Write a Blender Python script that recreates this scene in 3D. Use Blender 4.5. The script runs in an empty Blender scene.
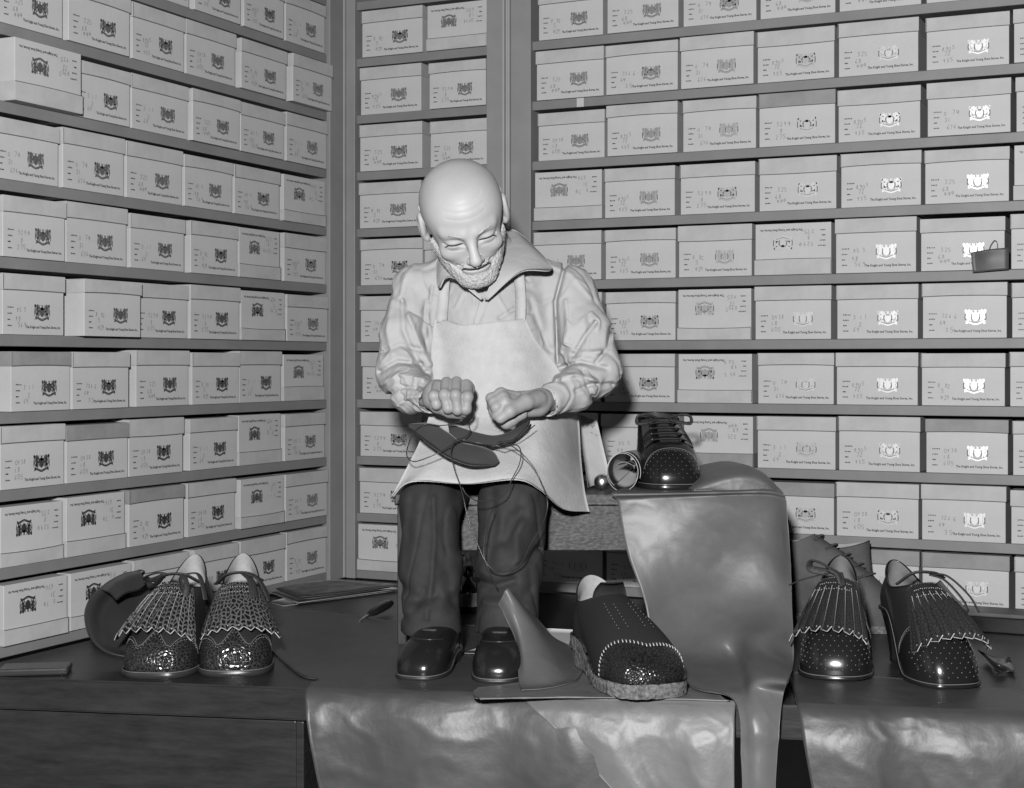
import bpy, bmesh, math, random
import numpy as np
from mathutils import Vector, Matrix
random.seed(7)
rng = np.random.default_rng(11)
PI = math.pi
SC = bpy.context.scene
COL = SC.collection

# ------------------------------------------------------------------ camera model
F = 1534.0; U0 = 527.0; V0 = 364.0
S = 0.12                      # shelf spacing (m)
H = 3.621 * S                 # camera height above the lowest shelf board
ZT = -0.0194                  # table top height
def at(u, v, Y):
    return Vector(((u - U0) / F * Y, Y, H - (v - V0) / F * Y))
def yt(v, z=ZT):              # distance of a spot seen at row v on a level surface
    return F * (H - z) / (v - V0)
def on(u, v, z=ZT):
    return at(u, v, yt(v, z))
AL, BL, AR, BR = 44.91, -.06308, 59.85, .0181
CORN = Vector((-184.0 / F * (F * S / 56.5), F * S / 56.5, 0))
DR = Vector((.9071, -.4209, 0)).normalized()
DL = Vector((.4209, .9071, 0)).normalized()      # towards the corner
NR = Vector((-DR.y * -1, 0, 0)) if False else Vector((DR.y, -DR.x, 0))   # towards the room
NL = Vector((DL.y, -DL.x, 0))
ANG_R = math.atan2(DR.y, DR.x); ANG_L = math.atan2(DL.y, DL.x)
def s_right(u):               # distance along the back wall from the corner seen at column u
    Y = F * S / (AR + BR * (u - U0)); p = Vector(((u - U0) / F * Y, Y, 0)); return (p - CORN).dot(DR)
def s_left(u):                # distance from the corner along the left wall (positive towards camera)
    Y = F * S / (AL + BL * (u - U0)); p = Vector(((u - U0) / F * Y, Y, 0)); return -(p - CORN).dot(DL)

# ------------------------------------------------------------------ helpers
def link(o, parent=None):
    COL.objects.link(o)
    if parent is not None: o.parent = parent
    return o
def thing(name, label, cat, loc=(0, 0, 0), rz=0, group=None):
    o = bpy.data.objects.new(name, None); o.empty_display_size = .02
    COL.objects.link(o); o.location = loc; o.rotation_euler = (0, 0, rz)
    o['label'] = label; o['category'] = cat
    if group: o['group'] = group
    return o
def tag(o, label, cat, group=None):
    o['label'] = label; o['category'] = cat
    if group: o['group'] = group
    return o
def mesh_obj(name, verts, faces, mat, parent=None, smooth=True, world=True, mats=None, fmat=None):
    """one mesh object; with world=True the vertices are in world space and the object
    is put at its own centre (or left in the parent's frame)."""
    me = bpy.data.meshes.new(name)
    vs = np.asarray(verts, dtype=float)
    base = Vector((0, 0, 0))
    if world:
        if parent is not None:
            M = parent.matrix_basis.inverted() if parent.parent is None else (parent.parent.matrix_basis @ parent.matrix_basis).inverted()
            A = np.array(M); vs = vs @ A[:3, :3].T + A[:3, 3]
        else:
            lo = vs.min(0); hi = vs.max(0); base = Vector(((lo[0] + hi[0]) / 2, (lo[1] + hi[1]) / 2, lo[2]))
            vs = vs - np.array(base)
    me.from_pydata(vs.tolist(), [], [list(map(int, f)) for f in faces])
    for m in (mats or [mat]): me.materials.append(m)
    if fmat is not None: me.polygons.foreach_set('material_index', np.asarray(fmat, dtype=np.int32))
    if smooth: me.polygons.foreach_set('use_smooth', np.ones(len(me.polygons), dtype=bool))
    me.update()
    o = bpy.data.objects.new(name, me); link(o, parent); o.location = base
    return o
class MB:
    """collects pieces into one mesh"""
    def __init__(s): s.v = []; s.f = []; s.m = []
    def add(s, v, f, m=0):
        n = len(s.v); s.v += [tuple(p) for p in v]; s.f += [tuple(i + n for i in q) for q in f]; s.m += [m] * len(f); return s
    def box(s, x0, x1, y0, y1, z0, z1, m=0, T=None, bev=0):
        bm = bmesh.new(); bmesh.ops.create_cube(bm, size=1)
        for v in bm.verts: v.co = Vector((x0 + (v.co.x + .5) * (x1 - x0), y0 + (v.co.y + .5) * (y1 - y0), z0 + (v.co.z + .5) * (z1 - z0)))
        if bev: bmesh.ops.bevel(bm, geom=bm.edges[:], offset=bev, segments=2, profile=.5, affect='EDGES')
        s.bm(bm, m, T); return s
    def bm(s, bm, m=0, T=None):
        bm.verts.index_update()
        v = [(T @ x.co if T is not None else x.co)[:] for x in bm.verts]; f = [[x.index for x in q.verts] for q in bm.faces]
        s.add(v, f, m); bm.free()
    def tube(s, pts, r, n=6, m=0, cap=True):
        v, f = tube_geo(pts, r, n, cap); return s.add(v, f, m)
    def obj(s, name, mats, parent=None, smooth=False, world=True):
        mats = mats if isinstance(mats, list) else [mats]
        return mesh_obj(name, s.v, s.f, None, parent, smooth, world, mats, s.m)
def catmull(P, n, closed=False):
    P = np.asarray(P, float); k = len(P)
    if closed: Q = np.vstack([P[-1], P, P[0], P[1]]); segs = k
    else: Q = np.vstack([2 * P[0] - P[1], P, 2 * P[-1] - P[-2]]); segs = k - 1
    out = []
    for i in range(segs):
        a, b, c, d = Q[i], Q[i + 1], Q[i + 2], Q[i + 3]
        for t in np.linspace(0, 1, n, endpoint=False):
            out.append(.5 * (2 * b + (c - a) * t + (2 * a - 5 * b + 4 * c - d) * t * t + (3 * b - a - 3 * c + d) * t ** 3))
    if not closed: out.append(P[-1])
    return np.array(out)
def tube_geo(pts, r, n=6, cap=True, flat=1.0, up=(0, 0, 1)):
    P = np.asarray([tuple(p) for p in pts], float); k = len(P)
    R = np.full(k, r) if np.isscalar(r) else np.asarray(r, float)
    T = np.gradient(P, axis=0); T /= np.linalg.norm(T, axis=1)[:, None] + 1e-12
    u = np.array(up, float)
    if abs(T[0] @ u) > .95: u = np.array((1., 0, 0))
    N = u - (u @ T[0]) * T[0]; N /= np.linalg.norm(N); V = []
    for i in range(k):
        N = N - (N @ T[i]) * T[i]; N /= np.linalg.norm(N) + 1e-12
        B = np.cross(T[i], N)
        for j in range(n):
            a = 2 * PI * j / n
            V.append(P[i] + R[i] * (math.cos(a) * N * flat + math.sin(a) * B))
    Fc = [(i * n + j, i * n + (j + 1) % n, (i + 1) * n + (j + 1) % n, (i + 1) * n + j) for i in range(k - 1) for j in range(n)]
    if cap: Fc += [tuple(range(n - 1, -1, -1)), tuple((k - 1) * n + j for j in range(n))]
    return V, Fc
def grid_faces(nu, nv, wrap=False):
    f = []
    for i in range(nu - 1):
        for j in range(nv if wrap else nv - 1):
            f.append((i * nv + j, i * nv + (j + 1) % nv, (i + 1) * nv + (j + 1) % nv, (i + 1) * nv + j))
    return f
def surf(ctrl, nu, nv):
    """Catmull-Rom surface through a net of control points [rows][cols]"""
    rows = np.array([catmull([tuple(p) for p in r], nv) for r in ctrl])
    cols = np.array([catmull(rows[:, j], nu) for j in range(rows.shape[1])])
    return np.swapaxes(cols, 0, 1)          # [nu_total][nv_total][3]
def sheet(name, G, mat, parent=None, thick=.0015, uv=True, smooth=True):
    """a grid of points with a real thickness"""
    nu, nv = G.shape[:2]
    du = np.gradient(G, axis=0); dv = np.gradient(G, axis=1)
    N = np.cross(du, dv); N /= np.linalg.norm(N, axis=2)[..., None] + 1e-12
    A = (G + N * thick / 2).reshape(-1, 3); B = (G - N * thick / 2).reshape(-1, 3); n = len(A)
    f = grid_faces(nu, nv); f2 = [tuple(n + i for i in q[::-1]) for q in f]
    b = [i * nv for i in range(nu)]; e = [i * nv + nv - 1 for i in range(nu)]
    def rim(ids, flip):
        out = []
        for p, q in zip(ids[:-1], ids[1:]): out.append((p, q, q + n, p + n) if not flip else (q, p, p + n, q + n))
        return out
    fr = rim(b, True) + rim(e, False) + rim(list(range(nv)), False) + rim([(nu - 1) * nv + j for j in range(nv)], True)
    o = mesh_obj(name, np.vstack([A, B]), f + f2 + fr, mat, parent, smooth)
    if uv:
        lay = o.data.uv_layers.new(name='UVMap')
        uvs = np.array([(i / (nu - 1), j / (nv - 1)) for i in range(nu) for j in range(nv)]); uvs = np.vstack([uvs, uvs])
        idx = np.empty(len(o.data.loops), dtype=np.int32); o.data.loops.foreach_get('vertex_index', idx)
        lay.data.foreach_set('uv', uvs[idx].ravel())
    return o

# ------------------------------------------------------------------ materials
KA = .6                       # overall reflectance; the flash is set to suit
def mat(name, col, rough=.6, metal=0., spec=.5, bump=None, vary=None, coord='Object', stretch=(1, 1, 1), sheen=0, coat=0, bdist=.002):
    """grey principled material; bump=(scale, strength[, detail]), vary=(scale, low, high[, detail])"""
    m = bpy.data.materials.new(name); m.use_nodes = True
    nt = m.node_tree; b = nt.nodes['Principled BSDF']
    col *= KA; spec = spec * KA if not metal else spec
    if vary: vary = (vary[0], vary[1] * KA, vary[2] * KA) + tuple(vary[3:])
    def S_(k, v):
        if k in b.inputs: b.inputs[k].default_value = v
    S_('Base Color', (col, col, col, 1)); S_('Roughness', rough); S_('Metallic', metal); S_('Specular IOR Level', spec)
    if sheen: S_('Sheen Weight', sheen); S_('Sheen Roughness', .5)
    if coat: S_('Coat Weight', coat); S_('Coat Roughness', .12)
    tc = nt.nodes.new('ShaderNodeTexCoord'); mp = nt.nodes.new('ShaderNodeMapping'); mp.inputs['Scale'].default_value = stretch
    nt.links.new(tc.outputs[coord], mp.inputs['Vector'])
    if vary:
        n = nt.nodes.new('ShaderNodeTexNoise'); n.inputs['Scale'].default_value = vary[0]; n.inputs['Detail'].default_value = vary[3] if len(vary) > 3 else 4
        n.inputs['Roughness'].default_value = .65
        r = nt.nodes.new('ShaderNodeValToRGB'); r.color_ramp.elements[0].position = vary[4] if len(vary) > 4 else .3; r.color_ramp.elements[1].position = vary[5] if len(vary) > 4 else .7
        r.color_ramp.elements[0].color = (vary[1],) * 3 + (1,); r.color_ramp.elements[1].color = (vary[2],) * 3 + (1,)
        nt.links.new(mp.outputs[0], n.inputs['Vector']); nt.links.new(n.outputs[0], r.inputs[0]); nt.links.new(r.outputs[0], b.inputs['Base Color'])
    if bump:
        n = nt.nodes.new('ShaderNodeTexNoise'); n.inputs['Scale'].default_value = bump[0]; n.inputs['Detail'].default_value = bump[2] if len(bump) > 2 else 3
        q = nt.nodes.new('ShaderNodeBump'); q.inputs['Strength'].default_value = bump[1]; q.inputs['Distance'].default_value = bdist
        nt.links.new(mp.outputs[0], n.inputs['Vector']); nt.links.new(n.outputs[0], q.inputs['Height']); nt.links.new(q.outputs[0], b.inputs['Normal'])
    return m
def wood(name, lo, hi, rough=.4, scale=14, stretch=(1, 12, 12), spec=.4, speck=0):
    m = mat(name, hi, rough, spec=spec, vary=(scale, lo, hi, 8), stretch=stretch, bump=(scale * 3, .15, 4))
    return m
M = {}
M['card'] = mat('pale_cardboard', .46, .55, spec=.35, vary=(9, .42, .49, 5), bump=(60, .06))
M['card_d'] = mat('greyer_cardboard', .3, .6, spec=.3, vary=(9, .27, .34, 5), bump=(60, .06))
M['lid'] = mat('lid_cardboard', .41, .6, spec=.3, vary=(14, .35, .46, 6), bump=(40, .08))
M['lid_d'] = mat('darker_lid_cardboard', .24, .6, spec=.3, vary=(14, .19, .29, 6), bump=(40, .08))
M['ink'] = mat('black_ink', .012, .5)
M['crest'] = mat('bronze_crest_ink', .45, .44, metal=1.0)
M['lid_shade'] = mat('lid_edge_shade', .10, .8)  # dark tone painted as the shadow line under each lid
M['crest_k'] = mat('dark_crest_ink', .06, .5)
M['pencil'] = mat('pencil_marks', .13, .6)
M['shelf'] = wood('painted_shelf_wood', .165, .21, .5, 10, (1, 1, 1))
M['postw'] = wood('painted_post_wood', .20, .25, .5, 8, (1, 1, 1))
M['mould'] = wood('post_moulding', .26, .33, .5, 8, (1, 1, 1))
M['back'] = mat('shelf_back', .05, .8)
M['plaster'] = mat('grey_plaster', .3, .8, vary=(6, .27, .33), bump=(30, .1))
M['floorw'] = wood('floor_boards', .05, .09, .5, 5, (1, 8, 1))
M['table'] = wood('dark_table_wood', .014, .034, .36, 5, (1.2, 14, 14))
M['tedge'] = wood('worn_table_edge', .016, .05, .45, 7, (1, 20, 20))

# ------------------------------------------------------------------ camera, lights
cam = bpy.data.cameras.new('camera'); co = bpy.data.objects.new('camera', cam); COL.objects.link(co)
co.location = (0, 0, H); co.rotation_euler = (PI / 2, 0, 0)
cam.sensor_fit = 'HORIZONTAL'; cam.sensor_width = 36; cam.lens = F / 1024 * 36
cam.shift_x = -(U0 - 512) / 1024; cam.shift_y = (V0 - 394) / 1024
cam.clip_start = .05; cam.clip_end = 60
SC.camera = co
fl = bpy.data.lights.new('flash_bulb', 'POINT'); fl.energy = 358 / KA; fl.shadow_soft_size = .06
fo = bpy.data.objects.new('flash_bulb', fl); COL.objects.link(fo); fo.location = (-.13, -.05, H + .33)
w = bpy.data.worlds.new('World'); SC.world = w; w.use_nodes = True
w.node_tree.nodes['Background'].inputs[0].default_value = (1, 1, 1, 1); w.node_tree.nodes['Background'].inputs[1].default_value = .012
SC.view_settings.view_transform = 'Standard'; SC.view_settings.look = 'None'; SC.view_settings.exposure = 0; SC.view_settings.gamma = 1
SC.view_settings.use_curve_mapping = False
# ================================================================== the setting
def wall_slab(name, p, d, n, s0, s1, z0, z1, t, m):
    a = math.atan2(d.y, d.x)
    T = Matrix.Translation(p) @ Matrix.Rotation(a, 4, 'Z')
    mb = MB(); mb.box(s0, s1, 0, t, z0, z1, T=T); o = mb.obj(name, m); o['kind'] = 'structure'; return o
ZF = -.78
DEP = .245                                            # depth of the shelving
wall_slab('wall_back', CORN - NR * (DEP + .03), DR, NR, -.6, 2.6, ZF, 1.75, .06, M['plaster'])
wall_slab('wall_left', CORN - NL * (DEP + .03), DL, NL, -3.2, .6, ZF, 1.75, .06, M['plaster'])
mb = MB(); mb.box(-3.5, 3.5, -1.2, 4.6, ZF - .05, ZF); fo_ = mb.obj('floor', M['floorw']); fo_['kind'] = 'structure'

# ================================================================== shelving
NSH = 11
def unit(label, org, ang, x0, x1, uprights, lname):
    t = thing('shelving_unit', label, 'shelving', org, ang)
    for k in range(NSH):
        mb = MB(); mb.box(x0, x1, 0, DEP, k * S - .018, k * S, bev=.0012)
        mb.obj('shelf', M['shelf'], t, world=False)
    for a, b in uprights:
        mb = MB(); mb.box(a, b, -.008, DEP, -.018, NSH * S, bev=.0012); mb.obj('upright', M['postw'], t, world=False)
    mb = MB(); mb.box(x0, x1, DEP, DEP + .012, -.018, NSH * S); mb.obj('back_panel', M['back'], t, world=False)
    return t
def mould(t, a, b, y, n):
    w_ = (b - a) / n
    mb = MB()
    for i in range(n): mb.box(a + i * w_, a + (i + .86) * w_, y - .007 + (i % 2) * .003, y + .004, -.017, NSH * S, bev=.0015)
    mb.obj('moulding', M['mould'], t, world=False)
sl = s_left
LX0 = -s_left(-70)
uL = unit('wooden shelves of boxes on the left-hand wall', CORN, ANG_L, LX0, -s_left(327), [(-s_left(327), -.010), (LX0 - .02, LX0)], 'left')
n0, n1, n2, n3 = s_right(356.5), s_right(488), s_right(504), s_right(512)
uN = unit('narrow bay of shelves between the two tall posts', CORN, ANG_R, n0, n1, [(.012, n0), (n1, n2)], 'narrow')
mould(uN, -.002, .012, -.006, 3)
r0, r1 = s_right(532), s_right(1150)
uR = unit('wide bay of shelves filling the right-hand wall', CORN, ANG_R, r0, r1, [(n3, r0), (r1, r1 + .02)], 'right')
mould(uR, n2 + .0002, n3 - .0002, -.004, 3)

# ================================================================== shoeboxes
BW, BH, BD, LH = .138, .0945, .235, .0255           # nominal width, height, depth, lid height
def text_geo(s, size, bold=.0):
    cu = bpy.data.curves.new('t', 'FONT'); cu.body = s; cu.size = size; cu.align_x = 'LEFT'; cu.offset = bold; cu.resolution_u = 2
    ob = bpy.data.objects.new('t', cu); COL.objects.link(ob)
    bpy.context.view_layer.update()
    me = bpy.data.meshes.new_from_object(ob.evaluated_get(bpy.context.evaluated_depsgraph_get()))
    v = np.array([x.co[:] for x in me.vertices]); f = [list(p.vertices) for p in me.polygons]
    bpy.data.objects.remove(ob); bpy.data.curves.remove(cu); bpy.data.meshes.remove(me)
    return v, f
TV, TF = text_geo('The Knight and Young Shoe Stores, Inc.', 1.0, .028)
TV[:, 0] -= TV[:, 0].min(); TW = TV[:, 0].max()
def ribbon2(pts, w_):
    P = np.asarray(pts, float); T = np.gradient(P, axis=0); T /= np.linalg.norm(T, axis=1)[:, None] + 1e-12
    N = np.stack([-T[:, 1], T[:, 0]], 1); W = np.asarray(w_, float) * np.ones(len(P))
    A = P + N * W[:, None] / 2; B = P - N * W[:, None] / 2
    return np.vstack([A, B]), [(i, len(P) + i, len(P) + i + 1, i + 1) for i in range(len(P) - 1)]
def crest_polys():
    out = []
    def blob(pts, n=3): out.append((catmull(pts, n, True), None))
    # shield, helm and plume
    blob([(-.27, .34), (0, .42), (.27, .34), (.28, -.1), (.17, -.3), (0, -.40), (-.17, -.3), (-.28, -.1)])
    blob([(-.13, .22), (.13, .22), (.17, .36), (.08, .47), (-.08, .47), (-.17, .36)])
    blob([(-.05, .49), (.05, .49), (.14, .66), (.02, .60), (-.12, .68)])
    for sg in (-1, 1):
        q = lambda L: [(sg * x, y) for x, y in L]
        # mantling beside the helm
        blob(q([(.2, .28), (.3, .5), (.26, .66), (.38, .58), (.36, .3)]))
        # supporter: head, body, fore and hind legs, tail
        blob(q([(.40, .5), (.50, .70), (.66, .66), (.66, .48), (.70, .2), (.66, -.2), (.46, -.2), (.40, .2)]))
        blob(q([(.30, .12), (.42, .18), (.44, .05), (.32, .0)]))
        blob(q([(.44, -.1), (.54, -.12), (.5, -.36), (.38, -.38)]))
        blob(q([(.58, -.08), (.68, 0), (.72, -.34), (.6, -.36)]))
        v, f = ribbon2(catmull(q([(.68, -.2), (.82, 0), (.76, .25), (.88, .45), (.8, .66)]), 4), .1); out.append((v, f))
        blob(q([(.78, .45), (.95, .5), (.92, .7), (.78, .68)]))
        # ribbon ends
        blob(q([(.62, -.38), (.9, -.36), (.82, -.48), (.9, -.62), (.66, -.6)]), 2)
    v, f = ribbon2(catmull([(-.62, -.47), (-.3, -.6), (0, -.68), (.3, -.6), (.62, -.47)], 6), .15); out.append((v, f))
    v, f = ribbon2(catmull([(-.66, -.37), (-.3, -.49), (0, -.56), (.3, -.49), (.66, -.37)], 6), .035); out.append((v, f))
    for sg in (-1, 1):
        v, f = ribbon2(catmull([(sg * .3, -.28), (sg * .36, .0), (sg * .31, .28)], 4), .07); out.append((v, f))
        v, f = ribbon2(catmull([(sg * .9, -.3), (sg * .93, 0), (sg * .9, .3)], 4), .08); out.append((v, f))
        v, f = ribbon2(catmull([(sg * .56, .3), (sg * .70, .42), (sg * .72, .62)], 4), .08); out.append((v, f))
    return out
CREST = crest_polys()
NC = len(CREST); DARK = {20, 21, 22, 24, 25}
DIG = {0: [(.5, 1), (.1, .7), (.1, .3), (.5, 0), (.9, .3), (.9, .7), (.5, 1)], 1: [(.5, 1), (.45, .5), (.4, 0)], 5: [(.9, 1), (.2, 1), (.15, .6), (.7, .6), (.8, .2), (.1, 0)],
       7: [(.1, .95), (.9, 1), (.4, 0)], 3: [(.1, .9), (.8, .95), (.4, .55), (.9, .3), (.1, 0)], 2: [(.1, .8), (.6, 1), (.8, .7), (.1, 0), (.9, .05)],
       8: [(.8, .9), (.2, .8), (.8, .3), (.3, 0), (.2, .3), (.8, .8)], 4: [(.4, 1), (.1, .4), (.9, .45), (.7, .9), (.6, 0)], 6: [(.8, 1), (.2, .4), (.5, 0), (.8, .3), (.2, .4)], 9: [(.8, .7), (.3, .6), (.4, 1), (.8, .9), (.6, 0)]}
def body_mesh(seed, dark=False):
    """carton with its printed end: crest, lettering, four printed form words and pencilled figures"""
    rnd = random.Random(seed)
    mb = MB(); w_, h = BW, BH
    mb.box(-w_ / 2, w_ / 2, 0, BD, 0, h - .003, bev=.0008)
    eps = -.0004; fh = h - LH
    def put(P2, f, m, lift=0):
        P2 = np.asarray(P2); mb.add([(p[0], eps - lift, p[1]) for p in P2], f, m)
    cx, cz, sc_ = -w_ / 2 + .633 * w_, .53 * fh, .0185
    for q_, (P, f) in enumerate(CREST):
        P = np.asarray(P) * sc_ + (cx, cz)
        put(P, f if f else [tuple(range(len(P)))], 4 if q_ in DARK else 2, .0001 if q_ in DARK else 0)
    tw = .575 * w_; k = tw / TW
    put(TV[:, :2] * (k, k * 1.2) + (-w_ / 2 + .367 * w_, .155 * fh), TF, 1)
    for j, zz in enumerate((.61, .47, .33, .19)):
        L = (.1, .075, .045, .07)[j] * w_; x = -w_ / 2 + .075 * w_
        n = max(3, int(L / .0024))
        for i in range(n):
            hh = .0016 + .0008 * rnd.random(); a = x + i * L / n
            put([(a, zz * fh), (a + .0018, zz * fh), (a + .0018, zz * fh + hh), (a, zz * fh + hh)], [(0, 1, 2, 3)], 1)
    for j, zz in enumerate((.5, .34, .18)):
        nd = (4, 2, 3)[j]; x = -w_ / 2 + (.19 + .05 * rnd.random()) * w_
        dz = rnd.uniform(-.03, .03) * fh
        for i in range(nd):
            if rnd.random() < .12: continue
            P = np.array(DIG[rnd.choice(list(DIG))]); sz = .0062 + .002 * rnd.random()
            P = catmull(P * (sz * .6, sz) + (x + i * sz * .85, zz * fh + dz + i * .0006 * rnd.uniform(-1, 1.5)), 3)
            v, f = ribbon2(P, .0006); put(v, f, 3, .0001)
    me = bpy.data.meshes.new('body')
    me.from_pydata(mb.v, [], mb.f); me.polygons.foreach_set('material_index', mb.m)
    for m in (M['card_d'] if dark else M['card'], M['ink'], M['crest'], M['pencil'], M['crest_k']): me.materials.append(m)
    me.update(); return me
def lid_mesh(kind, mt):
    """a lid: shallow tray seen from outside, slightly bowed lower edge"""
    t = .0022; w_ = BW / 2 + .0013; lh = LH * (1, .9, 1.12)[kind]; z1 = BH + .001; bow = (.0006, .0016, -.0008)[kind]
    n = 9; v = []; f = []
    for i in range(n):
        x = -w_ + 2 * w_ * i / (n - 1); b = bow * (1 - (2 * i / (n - 1) - 1) ** 2)
        v += [(x, -t - abs(b) * .6, z1 - lh + b), (x, -t, z1), (x, 0, z1 - lh + b)]
    for i in range(n - 1):
        a = 3 * i; f += [(a, a + 3, a + 4, a + 1), (a + 2, a + 5, a + 3, a)]
    mb = MB(); mb.add(v, f)
    for i in range(n - 1):
        q = [v[3 * i], v[3 * i + 3]]; mb.add([(x, y - .0002, z + dz_) for dz_ in (-.0001, .0011) for x, y, z in q], [(0, 1, 3, 2)], 1)  # thin strip along the lid's lower edge, its shade put in as colour
    mb.box(-w_, w_, -t + .0004, BD + t, z1 - .0012, z1 + .0008, bev=.0006)
    mb.box(-w_, -w_ + t * .9, -t, BD + t, z1 - lh, z1, bev=.0004); mb.box(w_ - t * .9, w_, -t, BD + t, z1 - lh, z1, bev=.0004)
    mb.box(-w_, w_, BD + .0001, BD + t, z1 - lh, z1)
    me = bpy.data.meshes.new('lid'); me.from_pydata(mb.v, [], mb.f); me.polygons.foreach_set('material_index', mb.m); me.materials.append(mt); me.materials.append(M['lid_shade']); me.update(); return me
BODIES = [body_mesh(i) for i in range(9)] + [body_mesh(20 + i, True) for i in range(3)]
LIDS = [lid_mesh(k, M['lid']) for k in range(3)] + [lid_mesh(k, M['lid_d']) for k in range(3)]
proto = thing('shoebox', '', 'shoebox', (0, 0, 0))
bo_ = bpy.data.objects.new('body', BODIES[0]); link(bo_, proto)
lo_ = bpy.data.objects.new('lid', LIDS[0]); link(lo_, proto)
first = [True]
ORD = ['first', 'second', 'third', 'fourth', 'fifth', 'sixth', 'seventh', 'eighth', 'ninth', 'tenth']
ROWN = ['bottom row on the table', 'second row up', 'third row up', 'fourth row up', 'fifth row up', 'sixth row up', 'seventh row up', 'eighth row up', 'ninth row up', 'tenth row up']
def put_box(org, ang, x0, x1, k, flip, out, yaw, label, group, bi, li, hs=1.0):
    if first[0]: r, b, l = proto, bo_, lo_; first[0] = False
    else:
        r = proto.copy(); COL.objects.link(r)
        b = bo_.copy(); COL.objects.link(b); b.parent = r
        l = lo_.copy(); COL.objects.link(l); l.parent = r
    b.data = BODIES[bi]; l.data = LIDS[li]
    sx = (x1 - x0) / (BW + .0026)
    b.scale = (sx, 1, hs); l.scale = (sx, 1, hs)
    Mx = Matrix.Translation(org) @ Matrix.Rotation(ang, 4, 'Z') @ Matrix.Translation(((x0 + x1) / 2, -out, k * S + .0004)) @ Matrix.Rotation(yaw, 4, 'Z')
    if flip: Mx = Mx @ Matrix.Translation((0, 0, (BH + .0018) * hs)) @ Matrix.Rotation(PI, 4, 'Y')
    r.matrix_basis = Mx
    r['label'] = label; r['group'] = group
def word(flip, lidc):
    return ('upside-down ' if flip else '') + ('grey-lidded ' if lidc else 'pale ') + 'shoebox'
rb = random.Random(5)
def run(rows, sfun, org, ang, sign, where, group, base_out=0.0):
    for k, L in rows.items():
        n = len(L)
        for i, e in enumerate(L):
            a, b = e[0], e[1]; fl_ = len(e) > 2 and 'F' in e[2]; pr = .014 if len(e) > 2 and 'P' in e[2] else 0; dk = len(e) > 2 and 'D' in e[2]
            x0, x1 = sorted((sign * sfun(a), sign * sfun(b)))
            out = base_out + pr + rb.uniform(-.004, .005)
            li = rb.choice([0, 0, 0, 1, 2]) + (3 if dk else 0); bi = rb.randrange(9)
            if len(e) > 2 and 'B' in e[2]: bi = 9 + rb.randrange(3)
            lab = word(fl_, dk) + ', ' + where(i, n, k)
            put_box(org, ang, x0 + .0008, x1 - .0008, k, fl_, out, rb.uniform(-.006, .006), lab, group, bi, li, rb.uniform(.965, 1.03))
# columns of the photograph where each box begins and ends (F upside down, P pulled out, D darker lid)
right = {
 9: [(538, 604), (607, 680), (682, 757), (759, 836), (838, 922), (925, 1010), (1013, 1100)],
 8: [(536.5, 605), (605.8, 679.4), (680.5, 755), (756.6, 835.4), (837.4, 919.2), (925, 1010), (1013, 1100)],
 7: [(536.5, 604.6), (606.8, 678.7), (681.7, 756.6), (758, 836, 'D'), (837, 921), (926.8, 1012), (1015, 1102)],
 6: [(534, 602.5, 'F'), (603.8, 675.4), (679.5, 755.6), (758, 837), (839.5, 921.7), (923.8, 1010), (1013, 1100, 'F')],
 5: [(534, 602.5), (604, 676), (677.8, 752.7), (754.7, 832.6, 'F'), (835, 917.4), (920, 1006), (1010, 1096)],
 4: [(535, 603), (606, 677), (677.8, 752.7, 'F'), (754.4, 832), (836, 919), (921.7, 1008), (1011, 1098)],
 3: [(535, 602), (603.5, 675.5), (677, 752.7, 'F'), (757, 834.7), (836, 919.2), (920.5, 1006), (1009, 1096)],
 2: [(534, 599), (601, 680), (683, 754, 'FD'), (757, 837), (838, 921), (925, 1009, 'D'), (1012, 1100)],
 1: [(535, 603), (605, 679), (681, 755), (757, 835.4, 'D'), (836, 920), (921, 1007), (1010, 1098)],
 0: [(535, 603), (605, 679), (681, 755), (757, 836), (838, 920, 'D'), (921, 1010, 'D'), (1014, 1102)],
}
narrow = {
 9: [(362, 424), (427, 488, 'F')], 8: [(359, 421), (429.5, 487.5)], 7: [(359.5, 423), (429.5, 487.5)], 6: [(359, 422), (424.5, 487)],
 5: [(359, 422.5), (423.5, 487)], 4: [(360, 424), (426, 487)], 3: [(362, 426), (427, 487.5)], 2: [(359, 422), (424, 487)], 1: [(358.5, 422), (424, 487)], 0: [(358, 421, 'F'), (423, 487)],
}
left = {
 9: [(285, 325), (242, 283), (193, 240), (138, 190), (80, 135), (15, 76)],
 8: [(287, 327, 'P'), (238.3, 284.3), (186, 236), (131, 184.5), (66, 128.5), (-2, 63)],
 7: [(284.6, 326), (238.6, 283), (189, 237.3), (131, 188.5), (74.5, 129.5), (4, 73, 'FP')],
 6: [(283, 326, 'F'), (234, 280), (184, 232.8), (126.5, 183.5), (62, 125), (-6, 60)],
 5: [(284.5, 327), (238, 280, 'F'), (189.5, 237.2), (130.2, 185.5), (65.8, 128), (0, 64)],
 4: [(284.6, 326.5), (238.6, 283, 'F'), (187, 237.2), (133, 186.5), (74.5, 132.3, 'P'), (2, 65)],
 3: [(284, 324.5, 'F'), (239, 282), (190, 238), (135, 188.8), (69.3, 127.5), (8, 69, 'D')],
 2: [(284, 325), (239, 282, 'F'), (190, 238.3), (129.3, 184.5), (64.9, 127.9, 'D'), (-2, 63.5)],
 1: [(283, 325.5), (237.8, 282, 'F'), (187.4, 236.3), (127.3, 183.6, 'D'), (65, 125, 'F'), (0, 63.5, 'F')],
 0: [(286, 326.5), (239, 284.6), (191, 236), (133, 188), (68, 131, 'F'), (0, 65, 'F')],
}
def wr(i, n, k): return '%s, %s from post on the wide right shelves' % (ROWN[k], ORD[i])
def wl(i, n, k): return '%s, %s from the corner on left-hand shelves' % (ROWN[k], ORD[i])
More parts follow.
